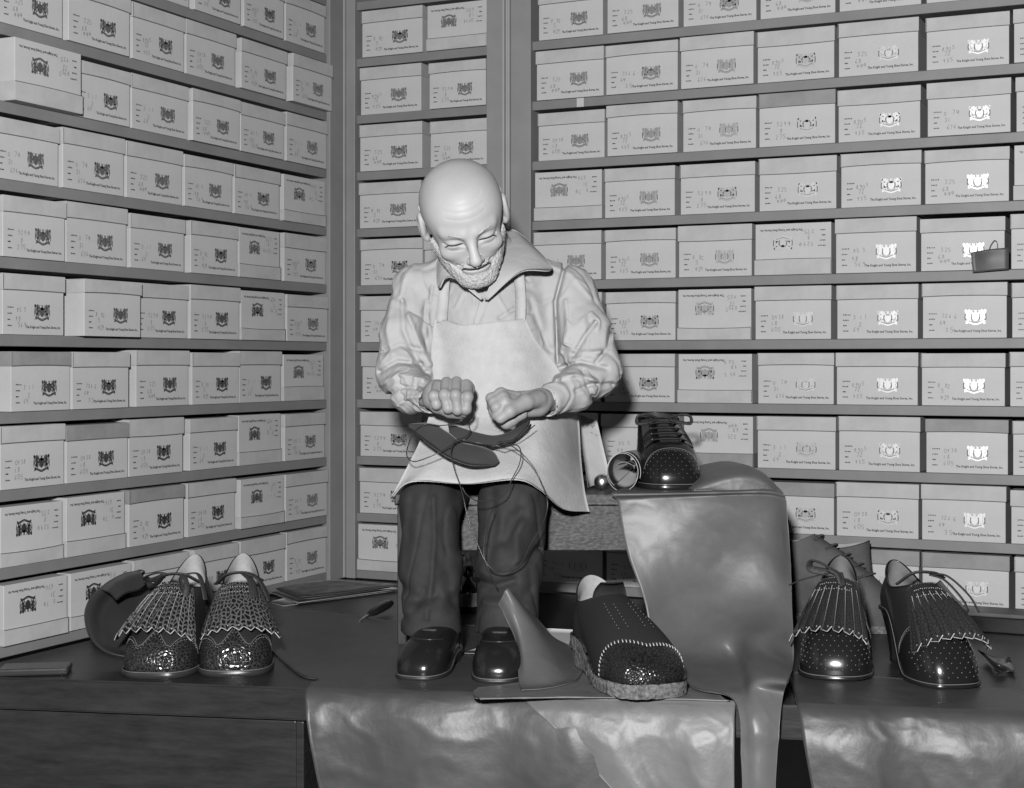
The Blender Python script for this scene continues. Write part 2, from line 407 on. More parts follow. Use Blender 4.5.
def wn(i, n, k): return '%s, %s box in the narrow bay' % (ROWN[k], ('left', 'right')[i])
run(right, s_right, CORN, ANG_R, 1, wr, 'shoeboxes on the wide right shelves')
run(narrow, s_right, CORN, ANG_R, 1, wn, 'shoeboxes in the narrow bay')
run(left, s_left, CORN, ANG_L, -1, wl, 'shoeboxes on the left shelves', .002)

Y0_ = F * S / (AR + BR * (580.5 - U0)); p0_ = at(580.5, 102.5, Y0_)
Tl = Matrix.Translation(p0_) @ Matrix.Rotation(ANG_R, 4, 'Z'); mb = MB(); mb.box(-.0075, .0075, -.0012, .0004, -.0088, .0088, T=Tl); mb.obj('shelf_label', M['card'], uR)
# a dark card tag hanging at the right end of the sixth shelf
def wallpt(u, v, out):
    Y = F * S / (AR + BR * (u - U0)); p = at(u, v, Y); return p + NR * out
G = surf([[wallpt(972, 253, .012), wallpt(990, 250, .016), wallpt(1010, 248, .014)], [wallpt(973, 263, .013), wallpt(990, 260, .018), wallpt(1010, 259, .015)],
          [wallpt(974, 273, .013), wallpt(991, 271.5, .016), wallpt(1010, 270, .014)]], 4, 4)
M['tagc'] = mat('dark_card', .06, .5, vary=(40, .05, .08))
tg = thing('card_tag', 'dark card tag stuck across a box end at the far right edge', 'tag', wallpt(990, 262, .012))
sheet('card', G, M['tagc'], tg, .0012)
pts = catmull([wallpt(990, 252, .017), wallpt(992, 246, .016), wallpt(995.5, 241, .014), wallpt(998, 243, .012), wallpt(998.5, 249, .012)], 5)
mb = MB(); mb.tube(pts, .0006); mb.obj('wire_hook', M['tagc'], tg, smooth=True)

# ================================================================== table
fe0 = Vector((on(48, 679).x, on(48, 679).y, ZT)); fe1 = Vector((on(316, 688.5).x, on(316, 688.5).y, ZT))
TD = (fe1 - fe0).normalized(); TN = Vector((TD.y, -TD.x, 0))    # along the front edge, out of it
def tf(x, d=0, z=ZT): p = fe0 + TD * x + TN * d; return Vector((p.x, p.y, z))
tb = thing('work_table', 'dark wooden work table standing in front of the shelves', 'table', (0, 2.5, ZF))
cl = CORN + NR * .012 + NL * .012
pl_ = CORN - DL * (s_left(-120)) + NL * .012; pr_ = CORN + DR * s_right(1120) + NR * .012
_d = -DL; _w = Vector((pl_.x - fe0.x, pl_.y - fe0.y, 0)); _den = TD.x * _d.y - TD.y * _d.x
_k = (_w.x * _d.y - _w.y * _d.x) / _den                    # where the front edge meets the left shelves
poly = [tf(_k), tf(1.75), Vector((pr_.x, pr_.y, ZT)), Vector((cl.x, cl.y, ZT))]
bm = bmesh.new()
a = [bm.verts.new((p.x, p.y, ZT)) for p in poly]; f_ = bm.faces.new(a)
r_ = bmesh.ops.extrude_face_region(bm, geom=[f_])
for v in [g for g in r_['geom'] if isinstance(g, bmesh.types.BMVert)]: v.co.z -= .046
bmesh.ops.recalc_face_normals(bm, faces=bm.faces)
bmesh.ops.bevel(bm, geom=[e for e in bm.edges], offset=.0025, segments=2, affect='EDGES')
mb = MB(); mb.bm(bm); mb.obj('table_top', M['table'], tb)
Tm = Matrix(((TD.x, -TN.x, 0, fe0.x), (TD.y, -TN.y, 0, fe0.y), (0, 0, 1, 0), (0, 0, 0, 1)))
xs_ = (on(302, 688) - fe0).dot(TD)
mb = MB(); mb.box(_k + .05, xs_ - .012, .010, .03, ZF + .05, ZT - .049, T=Tm, bev=.002); mb.obj('cabinet_front', M['table'], tb)
mb = MB(); mb.box(xs_ - .0115, xs_, .008, .36, ZF, ZT - .049, T=Tm, bev=.002); mb.obj('cabinet_side', M['table'], tb)
mb = MB(); mb.box(_k + .3, xs_, .38, .395, ZF, ZT - .049, T=Tm, bev=.002); mb.obj('cabinet_back', M['table'], tb)
mb = MB()
q0 = Tm @ Vector((xs_ + .002, .05, ZT - .10)); q1 = Tm @ Vector((xs_ + .05, .05, ZT - .055))
mb.tube([q0, q1], .006, 8); mb.obj('brace', M['tedge'], tb)
mb = MB(); mb.box(1.2, 1.25, .03, .08, ZF, ZT - .047, T=Tm, bev=.002); mb.obj('leg', M['table'], tb)
# ================================================================== more materials
M['hide'] = mat('dark_tanned_hide', .052, .44, spec=.5, vary=(5, .042, .066, 4), bump=(13, .5, 8), bdist=.006)
M['hide_m'] = mat('mid_grey_hide', .105, .42, spec=.45, vary=(6, .088, .125, 5), bump=(16, .3, 8), bdist=.005)
M['hide_l'] = mat('pale_grey_hide', .13, .46, spec=.5, vary=(6, .10, .155, 5), bump=(14, .5, 8), bdist=.007)
M['strap'] = mat('black_strap_leather', .03, .3, bump=(30, .2))
M['bench'] = mat('speckled_bench_wood', .04, .5, vary=(260, .012, .085, 12, .42, .66), stretch=(.5, 1, 1), bump=(60, .4, 5))
M['bench_d'] = mat('dark_bench_end', .018, .6, vary=(40, .010, .028, 8), bump=(60, .3, 5))
M['paper'] = mat('white_paper', .62, .7, vary=(12, .56, .66), bump=(14, .1))
M['paper_b'] = mat('creased_paper', .5, .7, vary=(16, .42, .56), bump=(18, .2))
M['news'] = mat('printed_newsprint', .14, .6, vary=(28, .06, .24, 6), bump=(12, .15))
M['steel'] = mat('polished_steel', 1.2, .28, metal=1.0)
M['black'] = mat('black_varnish', .012, .25)
M['glass_d'] = mat('black_glass', .008, .06, spec=.8)
M['pen'] = mat('ink_handwriting', .08, .6)

# ================================================================== low bench
BY = 2.468; BZ = H - (494 - V0) / F * BY; BZ2 = H - (551 - V0) / F * BY; BD_ = .285
bx0 = (397 - U0) / F * BY; bx1 = (772 - U0) / F * BY
bn = thing('bench', 'low speckled wooden bench the old cobbler sits on', 'bench', ((bx0 + bx1) / 2, BY + BD_ / 2, ZT))
mb = MB(); mb.box(bx0 + .016, bx1 - .016, BY + .004, BY + .020, BZ2, BZ - .019, bev=.0015); mb.obj('apron_board', M['bench'], bn)
mb = MB(); mb.box(bx0 - .004, bx1 + .004, BY - .002, BY + BD_, BZ - .0185, BZ, bev=.002); mb.obj('seat_board', M['bench'], bn)
for a, b in ((bx0, bx0 + .0155), (bx1 - .0155, bx1)):
    mb = MB(); mb.box(a, b, BY + .006, BY + BD_ - .01, ZT, BZ - .019, bev=.0015); mb.obj('end_panel', M['bench_d'], bn)
mb = MB(); mb.box(bx0 + .016, bx1 - .016, BY + BD_ - .03, BY + BD_ - .015, BZ2, BZ - .019, bev=.0015); mb.obj('back_rail', M['bench'], bn)

# ================================================================== hides
def wob(G, amp, sc, seed, axis=2, ridge=0):
    from mathutils import noise
    for i in range(G.shape[0]):
        for j in range(G.shape[1]):
            p = Vector(G[i, j]) * sc + Vector((seed, 0, 0))
            G[i, j, axis] += amp * noise.noise(p)
    if ridge:
        N = np.cross(np.gradient(G, axis=0), np.gradient(G, axis=1)); N /= np.linalg.norm(N, axis=2)[..., None] + 1e-12
        if N[..., 2].mean() + -N[..., 1].mean() < 0: N = -N
        for i in range(G.shape[0]):
            for j in range(G.shape[1]):
                p = Vector(G[i, j]); n = 1 - abs(noise.noise(p * 17 + Vector((seed, 3, 1)))) * 2.2; n2 = 1 - abs(noise.noise(p * 38 + Vector((seed, 9, 2)))) * 2.2
                w = 1.0 if G[i, j, 2] < ZT - .001 else (.35 if axis == 2 else .6)
                G[i, j] += N[i, j] * ridge * w * (max(0, n) ** 3 + .45 * max(0, n2) ** 3)
    return G
def hide(name, label, ctrl, m, nu=14, nv=14, thick=.0018, amp=.0012, seed=0, cat='hide', axis=2, ridge=.0014):
    G = surf(ctrl, nu, nv); wob(G, amp, 14, seed, axis, ridge)
    o = sheet(name, G, m, None, thick); tag(o, label, cat); return o
# spread over the table in front, hanging over its front edge
def te(u, dz=0.0, out=0.0):        # on the table's front edge under column u
    d = Vector(((u - U0) / F, 1, 0)); den = TD.x * d.y - TD.y * d.x
    k = (-(fe0.x) * d.y + fe0.y * d.x) / den
    return tf(k, out, ZT + dz)
def drape(us, back, mid=None, drop=.14, z=.0022, lead=.0, shear=None):
    rows = [back]
    if mid: rows += mid
    w = lambda u, k: .004 * k * math.sin(u * .045 + 1.3 * k) + .003 * k * math.sin(u * .11 + k)
    sh = shear or [0, 0, 2, 5, 10, 22]
    for k, (dz, o) in enumerate(((z, -.05), (z, -.018), (z - .002, .006), (-.016, .021), (-.055, .032), (-drop, .036))):
        rows.append([te(us[0] + (u - us[0]) * (us[-1] - us[0] - sh[k]) / (us[-1] - us[0]) + sh[k], dz, o + (lead + w(u, (k - 1) / 3) if k > 1 else 0)) for u in us])
    return rows
us = [306, 360, 430, 500, 570, 640, 700]
h1 = hide('leather_hide', 'dark smooth hide spread under the cobbler\'s feet and over the table front',
     drape(us, [on(u, v, ZT + .0016) for u, v in zip([240, 320, 400, 480, 560, 640, 700], [606, 612, 622, 626, 630, 640, 650])],
           [[on(u, v, ZT + .0016) for u, v in zip([262, 330, 410, 490, 565, 640, 700], [640, 645, 648, 650, 652, 656, 662])],
            [on(u, v, ZT + .0016) for u, v in zip([296, 345, 420, 496, 567, 640, 700], [672.5, 668, 668, 668, 668, 670, 674])]]), M['hide'], amp=.0006, seed=1)
us = [795, 850, 900, 960, 1030, 1100]
h2 = hide('leather_hide', 'dark hide under the heeled shoes hanging over the table front at right',
     drape(us, [on(u, v, ZT + .0016) for u, v in zip([786, 840, 890, 945, 1010, 1080], [672, 676, 678, 684, 690, 694])]), M['hide'], amp=.0012, seed=4)
# the paler hide lying on it, its left tip by the cobbler's shoe
b = [(474, 692), (500, 683), (560, 683), (610, 684), (660, 686), (720, 692)]
G = drape([505, 560, 600, 640, 690, 735], [on(u, v, ZT + .0052) for u, v in [(478, 688), (512, 684), (560, 676), (610, 668), (655, 664), (705, 668)]], None, .14, .0055, .006, [0, 0, 8, 34, 70, 130])
G[1] = [on(u, v, ZT + .0056) for u, v in [(473, 693), (515, 691), (560, 688), (610, 686), (655, 686), (715, 688)]]
G[2] = [on(u, v, ZT + .006) for u, v in [(479, 699), (517, 698), (560, 697), (612, 697), (660, 698), (725, 700)]]
h3 = hide('leather_hide', 'pale grey hide under the crepe-soled shoe with a rounded tip at left', G, M['hide_l'], amp=.001, seed=9)
# folded strip rising against the trouser leg
Y_ = 2.3
G = [[at(499, 604, 2.250), at(503, 596, 2.244), at(508, 589, 2.246), at(521, 604, 2.285)],
     [at(506, 618, 2.238), at(513, 612, 2.230), at(524, 611, 2.243), at(536, 618, 2.30)],
     [at(516, 640, 2.228), at(522, 636, 2.215), at(540, 636, 2.24), at(553, 637, 2.31)],
     [at(518, 662, 2.205), at(528, 660, 2.185), at(552, 656, 2.22), at(572, 648, 2.34)],
     [on(519, 684, ZT + .009), on(535, 684, ZT + .0086), on(562, 678, ZT + .0086), on(577, 664, ZT + .0075)],
     [on(522, 690, ZT + .009), on(548, 688, ZT + .0086), on(575, 681, ZT + .0086), on(584, 670, ZT + .0075)]]
h4 = hide('leather_offcut', 'mid-grey leather offcut folded up against the cobbler\'s trouser leg', G, M['hide_m'], amp=.001, seed=12, cat='leather offcut', axis=1, ridge=.0006)
# large hide hung over the bench
zt = BZ + .003
G = [[on(640, 484, zt), on(690, 482, zt), on(735, 482, zt), on(762, 483, zt), on(774, 484, zt + .002)],
     [at(612, 492.5, 2.458), at(670, 492, 2.458), at(728, 491, 2.458), at(764, 490, 2.458), at(782, 492, 2.46)],
     [at(617, 500, 2.452), at(672, 498, 2.452), at(728, 496, 2.45), at(766, 496, 2.446), at(786, 500, 2.45)],
     [at(620, 520, 2.450), at(676, 519, 2.445), at(730, 516, 2.434), at(768, 515, 2.425), at(787, 518, 2.44)],
     [at(628, 555, 2.445), at(682, 556, 2.425), at(734, 554, 2.405), at(772, 553, 2.40), at(790, 556, 2.42)],
     [at(645, 602, 2.425), at(692, 606, 2.385), at(735, 606, 2.37), at(773, 606, 2.362), at(792, 608, 2.36)],
     [at(651, 638, 2.405), at(702, 640, 2.345), at(732, 636, 2.322), at(762, 634, 2.278), at(793, 640, 2.30)],
     [at(655, 656, 2.35), at(712, 664, 2.272), at(736, 660, 2.292), at(757, 655, 2.215), at(793, 664, 2.25)],
     [on(690, 686, ZT + .010), on(724, 688, ZT + .011), on(742, 684, ZT + .013), on(756, 676, ZT + .035), on(789, 680, ZT + .04)],
     [te(730, .010, .008), te(738, .011, .01), te(746, .013, .014), te(757, .02, .02), te(784, .02, .012)],
     [te(741, -.012, .040), te(746, -.012, .043), te(754, -.010, .048), te(766, -.010, .046), te(780, -.010, .038)],
     [te(742, -.055, .048), te(748, -.055, .050), te(756, -.055, .054), te(765, -.055, .053), te(777, -.055, .046)],
     [te(745, -.15, .050), te(750, -.15, .052), te(757, -.15, .055), te(764, -.15, .053), te(772, -.15, .048)]]
h5 = hide('leather_hide', 'large mid-grey hide hung over the bench end and down onto the table', G, M['hide_m'], 10, 18, .0018, .003, 21, axis=1, ridge=.0014)
# roll of hide over the right end of the bench
P_ = [(684, 486), (702, 477), (722, 470.5), (742, 468), (760, 472), (774, 484), (783, 502), (788, 524), (789, 548), (786, 572)]
def rollrow(Y, sq):
    out = []
    for u, v in P_:
        p = at(u, v, 2.50); p.y = Y; c = Vector((.33, Y, BZ - .05)); p = c + (p - c) * sq
        if p.x < bx1 + .004: p.z = max(p.z, BZ + .0065)
        else: p.x = max(p.x, bx1 + .008)
        out.append(p)
    return out
G = [rollrow(2.456, .35), rollrow(2.459, .62), rollrow(2.462, .80), rollrow(2.466, .90), rollrow(2.485, .965), rollrow(2.52, 1.0), rollrow(2.60, 1.0), rollrow(2.68, .98), rollrow(2.735, .93)]
h6 = hide('rolled_hide', 'grey hide bulging over the right end of the bench behind the hanging one', G, M['hide_m'], 8, 10, .002, .0015, 33, ridge=.0012)

# ================================================================== papers and small things
def quad_paper(name, label, corners, m, dz, parent=None, cat='paper', n=6, curl=.0, thick=.0006):
    A, B, C, D = [Vector(p) for p in corners]
    G = np.array([[A.lerp(B, j / n).lerp(D.lerp(C, j / n), i / n)[:] for j in range(n + 1)] for i in range(n + 1)])
    G[:, :, 2] += dz
    for i in range(n + 1):
        for j in range(n + 1): G[i, j, 2] += curl * ((j / n - .5) ** 2 * 4) * (i / n)
    o = sheet(name, G, m, parent, thick); 
    if label: tag(o, label, cat)
    return o
def onq(L, z): return [on(u, v, z) for u, v in L]
npr = thing('newspaper', 'folded newspaper lying on the table in the corner of shelves', 'newspaper', on(330, 592))
quad_paper('under_sheet', None, onq([(268, 602), (334, 587), (401, 590), (283, 606)], ZT + .0006), M['paper_b'], 0, npr)
quad_paper('middle_sheet', None, onq([(264, 590), (340, 583), (402, 588.5), (298, 603)], ZT + .005), M['paper'], 0, npr)
quad_paper('cover_sheet', None, onq([(266, 585), (338, 579.5), (401, 585.5), (300, 598.5)], ZT + .010), M['news'], 0, npr, curl=.002)
quad_paper('paper_sheet', 'lined white paper lying on the table behind the cobbler\'s left shoe', onq([(462, 653), (540, 628), (596, 631), (585, 656)], ZT + .0042), M['paper'], 0)

# the knife on the table
def lathe(mb, prof, T, n=20, m=0):
    v = []; k = len(prof)
    for r, z in prof:
        for j in range(n):
            a = 2 * PI * j / n; v.append((T @ Vector((r * math.cos(a), r * math.sin(a), z)))[:])
    f = [(i * n + j, i * n + (j + 1) % n, (i + 1) * n + (j + 1) % n, (i + 1) * n + j) for i in range(k - 1) for j in range(n)]
    f += [tuple(range(n - 1, -1, -1)), tuple((k - 1) * n + j for j in range(n))]
    mb.add(v, f, m)
def aim(p, q):                      # matrix with z along p->q
    z = (q - p).normalized(); x = z.cross(Vector((0, 0, 1)));
    if x.length < 1e-3: x = Vector((1, 0, 0))
    x.normalize(); y = z.cross(x)
    return Matrix(((x.x, y.x, z.x, p.x), (x.y, y.y, z.y, p.y), (x.z, y.z, z.z, p.z), (0, 0, 0, 1)))
p, q = on(359, 621, ZT + .004), on(391, 606, ZT + .010); q.z += .008
kn = thing('knife', 'dark-handled knife lying alone on the table left of the cobbler', 'knife', p)
T = aim(p, q) @ Matrix.Diagonal((1.15, .7, 1, 1)); Lk = (q - p).length
mb = MB(); lathe(mb, [(.0035, Lk * .28), (.0085, Lk * .42), (.0105, Lk * .62), (.0110, Lk * .8), (.009, Lk * .93), (.004, Lk)], T); mb.obj('handle', M['black'], kn, smooth=True)
mb = MB(); lathe(mb, [(.0006, 0), (.0028, Lk * .12), (.0036, Lk * .29)], T); mb.obj('blade', M['steel'], kn, smooth=True)

# ink bottle under the bench
pb = on(468, 612, ZT); bt = thing('bottle', 'small black bottle standing behind the cobbler\'s legs under the bench', 'bottle', pb)
T = Matrix.Translation(pb)
mb = MB(); lathe(mb, [(.019, .0005), (.0215, .003), (.0215, .045), (.019, .054), (.009, .060), (.0085, .066)], T, 24); mb.obj('glass_body', M['glass_d'], bt, smooth=True)
mb = MB(); lathe(mb, [(.0082, .0655), (.0095, .067), (.0095, .082), (.008, .084)], T, 16); mb.obj('cap', M['black'], bt, smooth=True)
mb = MB(); lathe(mb, [(.0217, .012), (.0219, .013), (.0219, .036), (.0217, .037)], T, 24); mb.obj('paper_label', M['news'], bt, smooth=True)

# things on the bench beside the cobbler
zb = BZ + .0005
def bp(u, Y, z): return Vector(((u - U0) / F * Y, Y, z))
A_ = at(578, 414, 2.66); B_ = at(597, 421, 2.66); C_ = at(613, 462, 2.62); D_ = at(590, 492, 2.56)
pp = quad_paper('note_paper', 'sheet of paper with pencilled writing propped up behind the apron', [A_, B_, bp(611, 2.60, zb + .012), bp(588, 2.56, zb + .003)], M['paper_b'], 0, curl=.0)
for i, (a, b) in enumerate([((582, 424), (595, 427)), ((583, 430), (598, 434)), ((585, 437), (600, 440)), ((586, 445), (603, 449))]):
    pass
nt_ = MB()
rs = random.Random(3)
for i in range(4):
    u0_, u1_, v_ = 582 + i * 1.6, 595 + i * 2.4, 424 + i * 8
    P = catmull([at(u0_ + (u1_ - u0_) * t / 9, v_ + rs.uniform(-2.2, 2.2) + t * .3, 2.645 - i * .004) for t in range(10)], 4)
    nt_.tube(P, .0003, 4)
nt_.obj('writing', M['pen'], pp)
# steel ball-shaped tin
ps = bp(602, 2.54, zb + .0135)
mb = MB(); lathe(mb, [(.001, -.0135), (.007, -.0118), (.0125, -.0055), (.0135, .0), (.0125, .0055), (.0075, .0113), (.001, .0135)], Matrix.Translation(ps) @ Matrix.Rotation(.5, 4, 'X'), 24)
tag(mb.obj('steel_ball', M['steel'], smooth=True), 'small shiny steel ball lying left of the paper roll on the bench', 'ball')
# roll of paper
c0 = bp(623, 2.505, zb + .036); c1 = bp(640, 2.69, zb + .036)
ax = (c1 - c0).normalized(); T = aim(c0, c1)
th = np.linspace(0, 2 * PI * 1.7, 80); rad = .0285 + (.0335 - .0285) * (th / th[-1]) + .0012 * np.sin(th * 1.3)
G = np.array([[(T @ Vector((r * (1 - 2.6 * z) * math.cos(t + 2.2) * .86, r * (1 - 2.6 * z) * math.sin(t + 2.2) - r * 1.6 * z, z + .004 * math.sin(t))))[:] for z in np.linspace(0, .17, 5)] for t, r in zip(th, rad)])
lo = G[:, :, 2].min(); G[:, :, 2] += zb + .0012 - lo
pr = sheet('paper_roll', G, M['paper'], None, .0007); tag(pr, 'loosely rolled white paper lying on the bench beside the boot', 'paper roll')
fl_ = np.array([[(T @ Vector((x * .8, .010 * math.sin(2.0 * (z / .17)) * .4 + (x * 1.2) ** 2 * 14 - .012, .012 + z)))[:] for z in np.linspace(0, .12, 4)] for x in np.linspace(-.016, .016, 7)])
sheet('inner_leaf', fl_, M['paper_b'], pr, .0006)
A_, B_ = at(648.5, 436.5, 2.60), at(651, 462, 2.60)
quad_paper('paper_leaf', 'pointed paper leaf standing up between paper roll and the boot', [at(648.5, 436.5, 2.61), at(651.5, 450, 2.61), bp(652, 2.60, zb + .001), bp(636, 2.57, zb + .001)], M['paper'], 0)

# left end: strip and curled strap; right end: case and scrap
mb = MB()
pA = on(20, 676, ZT); T = Matrix.Translation(pA) @ Matrix.Rotation(.15, 4, 'Z')
mb.box(-.03, .068, -.006, .045, .0004, .011, T=T, bev=.003); tag(mb.obj('leather_strip', M['strap'], smooth=False), 'thick dark strip lying on the table at the far left', 'leather strip')
rim = [(140, 570, 2.44), (124, 575, 2.43), (106, 584, 2.41), (92, 596, 2.385), (85, 612, 2.36), (87, 630, 2.34), (95, 644, 2.325), (108, 652, 2.318), (126, 656, 2.318)]
st_ = []
for i, (u, v, Y) in enumerate(rim):
    t = i / (len(rim) - 1); st_.append([at(u, v, Y), at(u + 5, v + 1.5, Y - .006), at(u * .6 + (150) * .4, v * .6 + (588 + 58 * t) * .4, Y + .03), at(162, 588 + 56 * t, Y + .05), at(178, 590 + 52 * t, Y + .06)])
G = surf(st_, 6, 6); G[:, :, 2] = np.maximum(G[:, :, 2], ZT + .002)
stp = thing('leather_strap', 'wide black leather strap curled behind the left pair of shoes', 'strap', on(110, 656))
sheet('curled_band', G, M['strap'], stp, .0024)
G = surf([[at(98, 590, 2.40), at(110, 581, 2.415), at(124, 574, 2.43), at(138, 571, 2.44)], [at(108, 592, 2.37), at(120, 583, 2.385), at(132, 578, 2.40), at(142, 575, 2.41)], [at(116, 600, 2.36), at(126, 593, 2.37), at(138, 590, 2.385), at(146, 584, 2.40)]], 6, 6)
sheet('folded_end', G, M['strap'], stp, .0024)
pA = on(1004, 633, ZT); T = Matrix.Translation(pA) @ Matrix.Rotation(ANG_R, 4, 'Z')
cs = thing('flat_case', 'flat dark case lying against the shelves at the right edge', 'case', pA)
mb = MB(); mb.box(-.078, .075, -.01, .058, .0005, .026, T=T, bev=.002); mb.obj('case_body', M['black'], cs)
mb = MB(); mb.box(-.080, .077, -.012, .060, .0265, .034, T=T, bev=.002); mb.obj('case_lid', M['tagc'], cs)
G = surf([[on(978, 650, ZT + .020), on(992, 657, ZT + .012), on(1010, 658, ZT + .014)], [on(988, 660, ZT + .004), on(998, 664, ZT + .018), on(1012, 664, ZT + .003)], [on(996, 672, ZT + .006), on(1004, 672, ZT + .003), on(1016, 671, ZT + .008)]], 6, 6)
tag(sheet('leather_scrap', G, M['strap'], None, .002), 'crumpled dark leather scrap right of the heeled shoes', 'leather scrap')
# ================================================================== shoes
def vor_mat(name, base, edge, scale, rough, strength, coord='Object', stretch=(1, 1, 1), hole=None, spec=.5, ed=(.03, .12)):
    """pebbled or pierced leather from a Voronoi pattern"""
    m = bpy.data.materials.new(name); m.use_nodes = True; nt = m.node_tree; b = nt.nodes['Principled BSDF']
    base *= KA; edge *= KA; spec *= KA
    b.inputs['Roughness'].default_value = rough; b.inputs['Specular IOR Level'].default_value = spec
    tc = nt.nodes.new('ShaderNodeTexCoord'); mp = nt.nodes.new('ShaderNodeMapping'); mp.inputs['Scale'].default_value = stretch
    nt.links.new(tc.outputs[coord], mp.inputs[0])
    v = nt.nodes.new('ShaderNodeTexVoronoi'); v.inputs['Scale'].default_value = scale
    if coord == 'UV': v.voronoi_dimensions = '2D'; v.inputs['Randomness'].default_value = .75
    v.feature = 'F1' if hole is not None else 'DISTANCE_TO_EDGE'
    nt.links.new(mp.outputs[0], v.inputs['Vector'])
    r = nt.nodes.new('ShaderNodeValToRGB'); e = r.color_ramp.elements
    if hole is not None:
        e[0].position = hole; e[1].position = hole + .08
        e[0].color = (base,) * 3 + (1,); e[1].color = (edge,) * 3 + (1,)
    else:
        e[0].position = ed[0]; e[1].position = ed[1]
        e[0].color = (edge,) * 3 + (1,); e[1].color = (base,) * 3 + (1,)
    nt.links.new(v.outputs['Distance'], r.inputs[0]); nt.links.new(r.outputs[0], b.inputs['Base Color'])
    q = nt.nodes.new('ShaderNodeBump'); q.inputs['Strength'].default_value = strength; q.inputs['Distance'].default_value = .0015
    nt.links.new(r.outputs[0] if hole is not None else v.outputs['Distance'], q.inputs['Height']); nt.links.new(q.outputs[0], b.inputs['Normal'])
    return m
M['calf'] = mat('black_calf', .013, .2, spec=.55, bump=(60, .08))
M['calf_s'] = mat('black_matt_leather', .02, .42, bump=(120, .25))
M['suede'] = mat('grey_suede', .022, .8, spec=.2, bump=(160, .35))
M['suede_l'] = mat('pale_suede', .095, .85, spec=.15, vary=(18, .075, .115), bump=(160, .35))
M['pebble'] = vor_mat('pebbled_black_leather', .012, .045, 185, .2, 1.0, ed=(.02, .10))
M['pebble_f'] = vor_mat('fine_pebbled_leather', .018, .006, 230, .24, 1.0)
M['fringe'] = vor_mat('pierced_fringe_leather', .007, .12, 19, .35, .9, 'UV', (1, .62, 1), ed=(.07, .2))
M['fringe_d'] = vor_mat('stamped_black_fringe', .03, .008, 26, .4, .8, 'UV', (1.1, .7, 1))
M['lining'] = mat('canvas_lining', .34, .8, vary=(40, .28, .38), bump=(200, .3))
M['lining_g'] = mat('grey_lining', .15, .8, vary=(30, .11, .18))
M['insole'] = mat('insole_leather', .05, .7)
M['solee'] = mat('sole_edge', .03, .28)
M['crepe'] = mat('crepe_rubber', .13, .85, vary=(170, .07, .20, 8, .38, .64), bump=(140, 1.0, 6), bdist=.004)
M['edge_w'] = mat('pale_cut_edge', .42, .5)
M['dot_glint'] = mat('pierced_dot_glint', .3, .4)  # pale tone paints the glint on each punched dot
M['stitch'] = mat('pale_stitching', .15, .6)
M['lace'] = mat('black_woven_lace', .028, .6, bump=(300, .6))
M['lace_g'] = mat('grey_lace', .06, .7, bump=(300, .5))

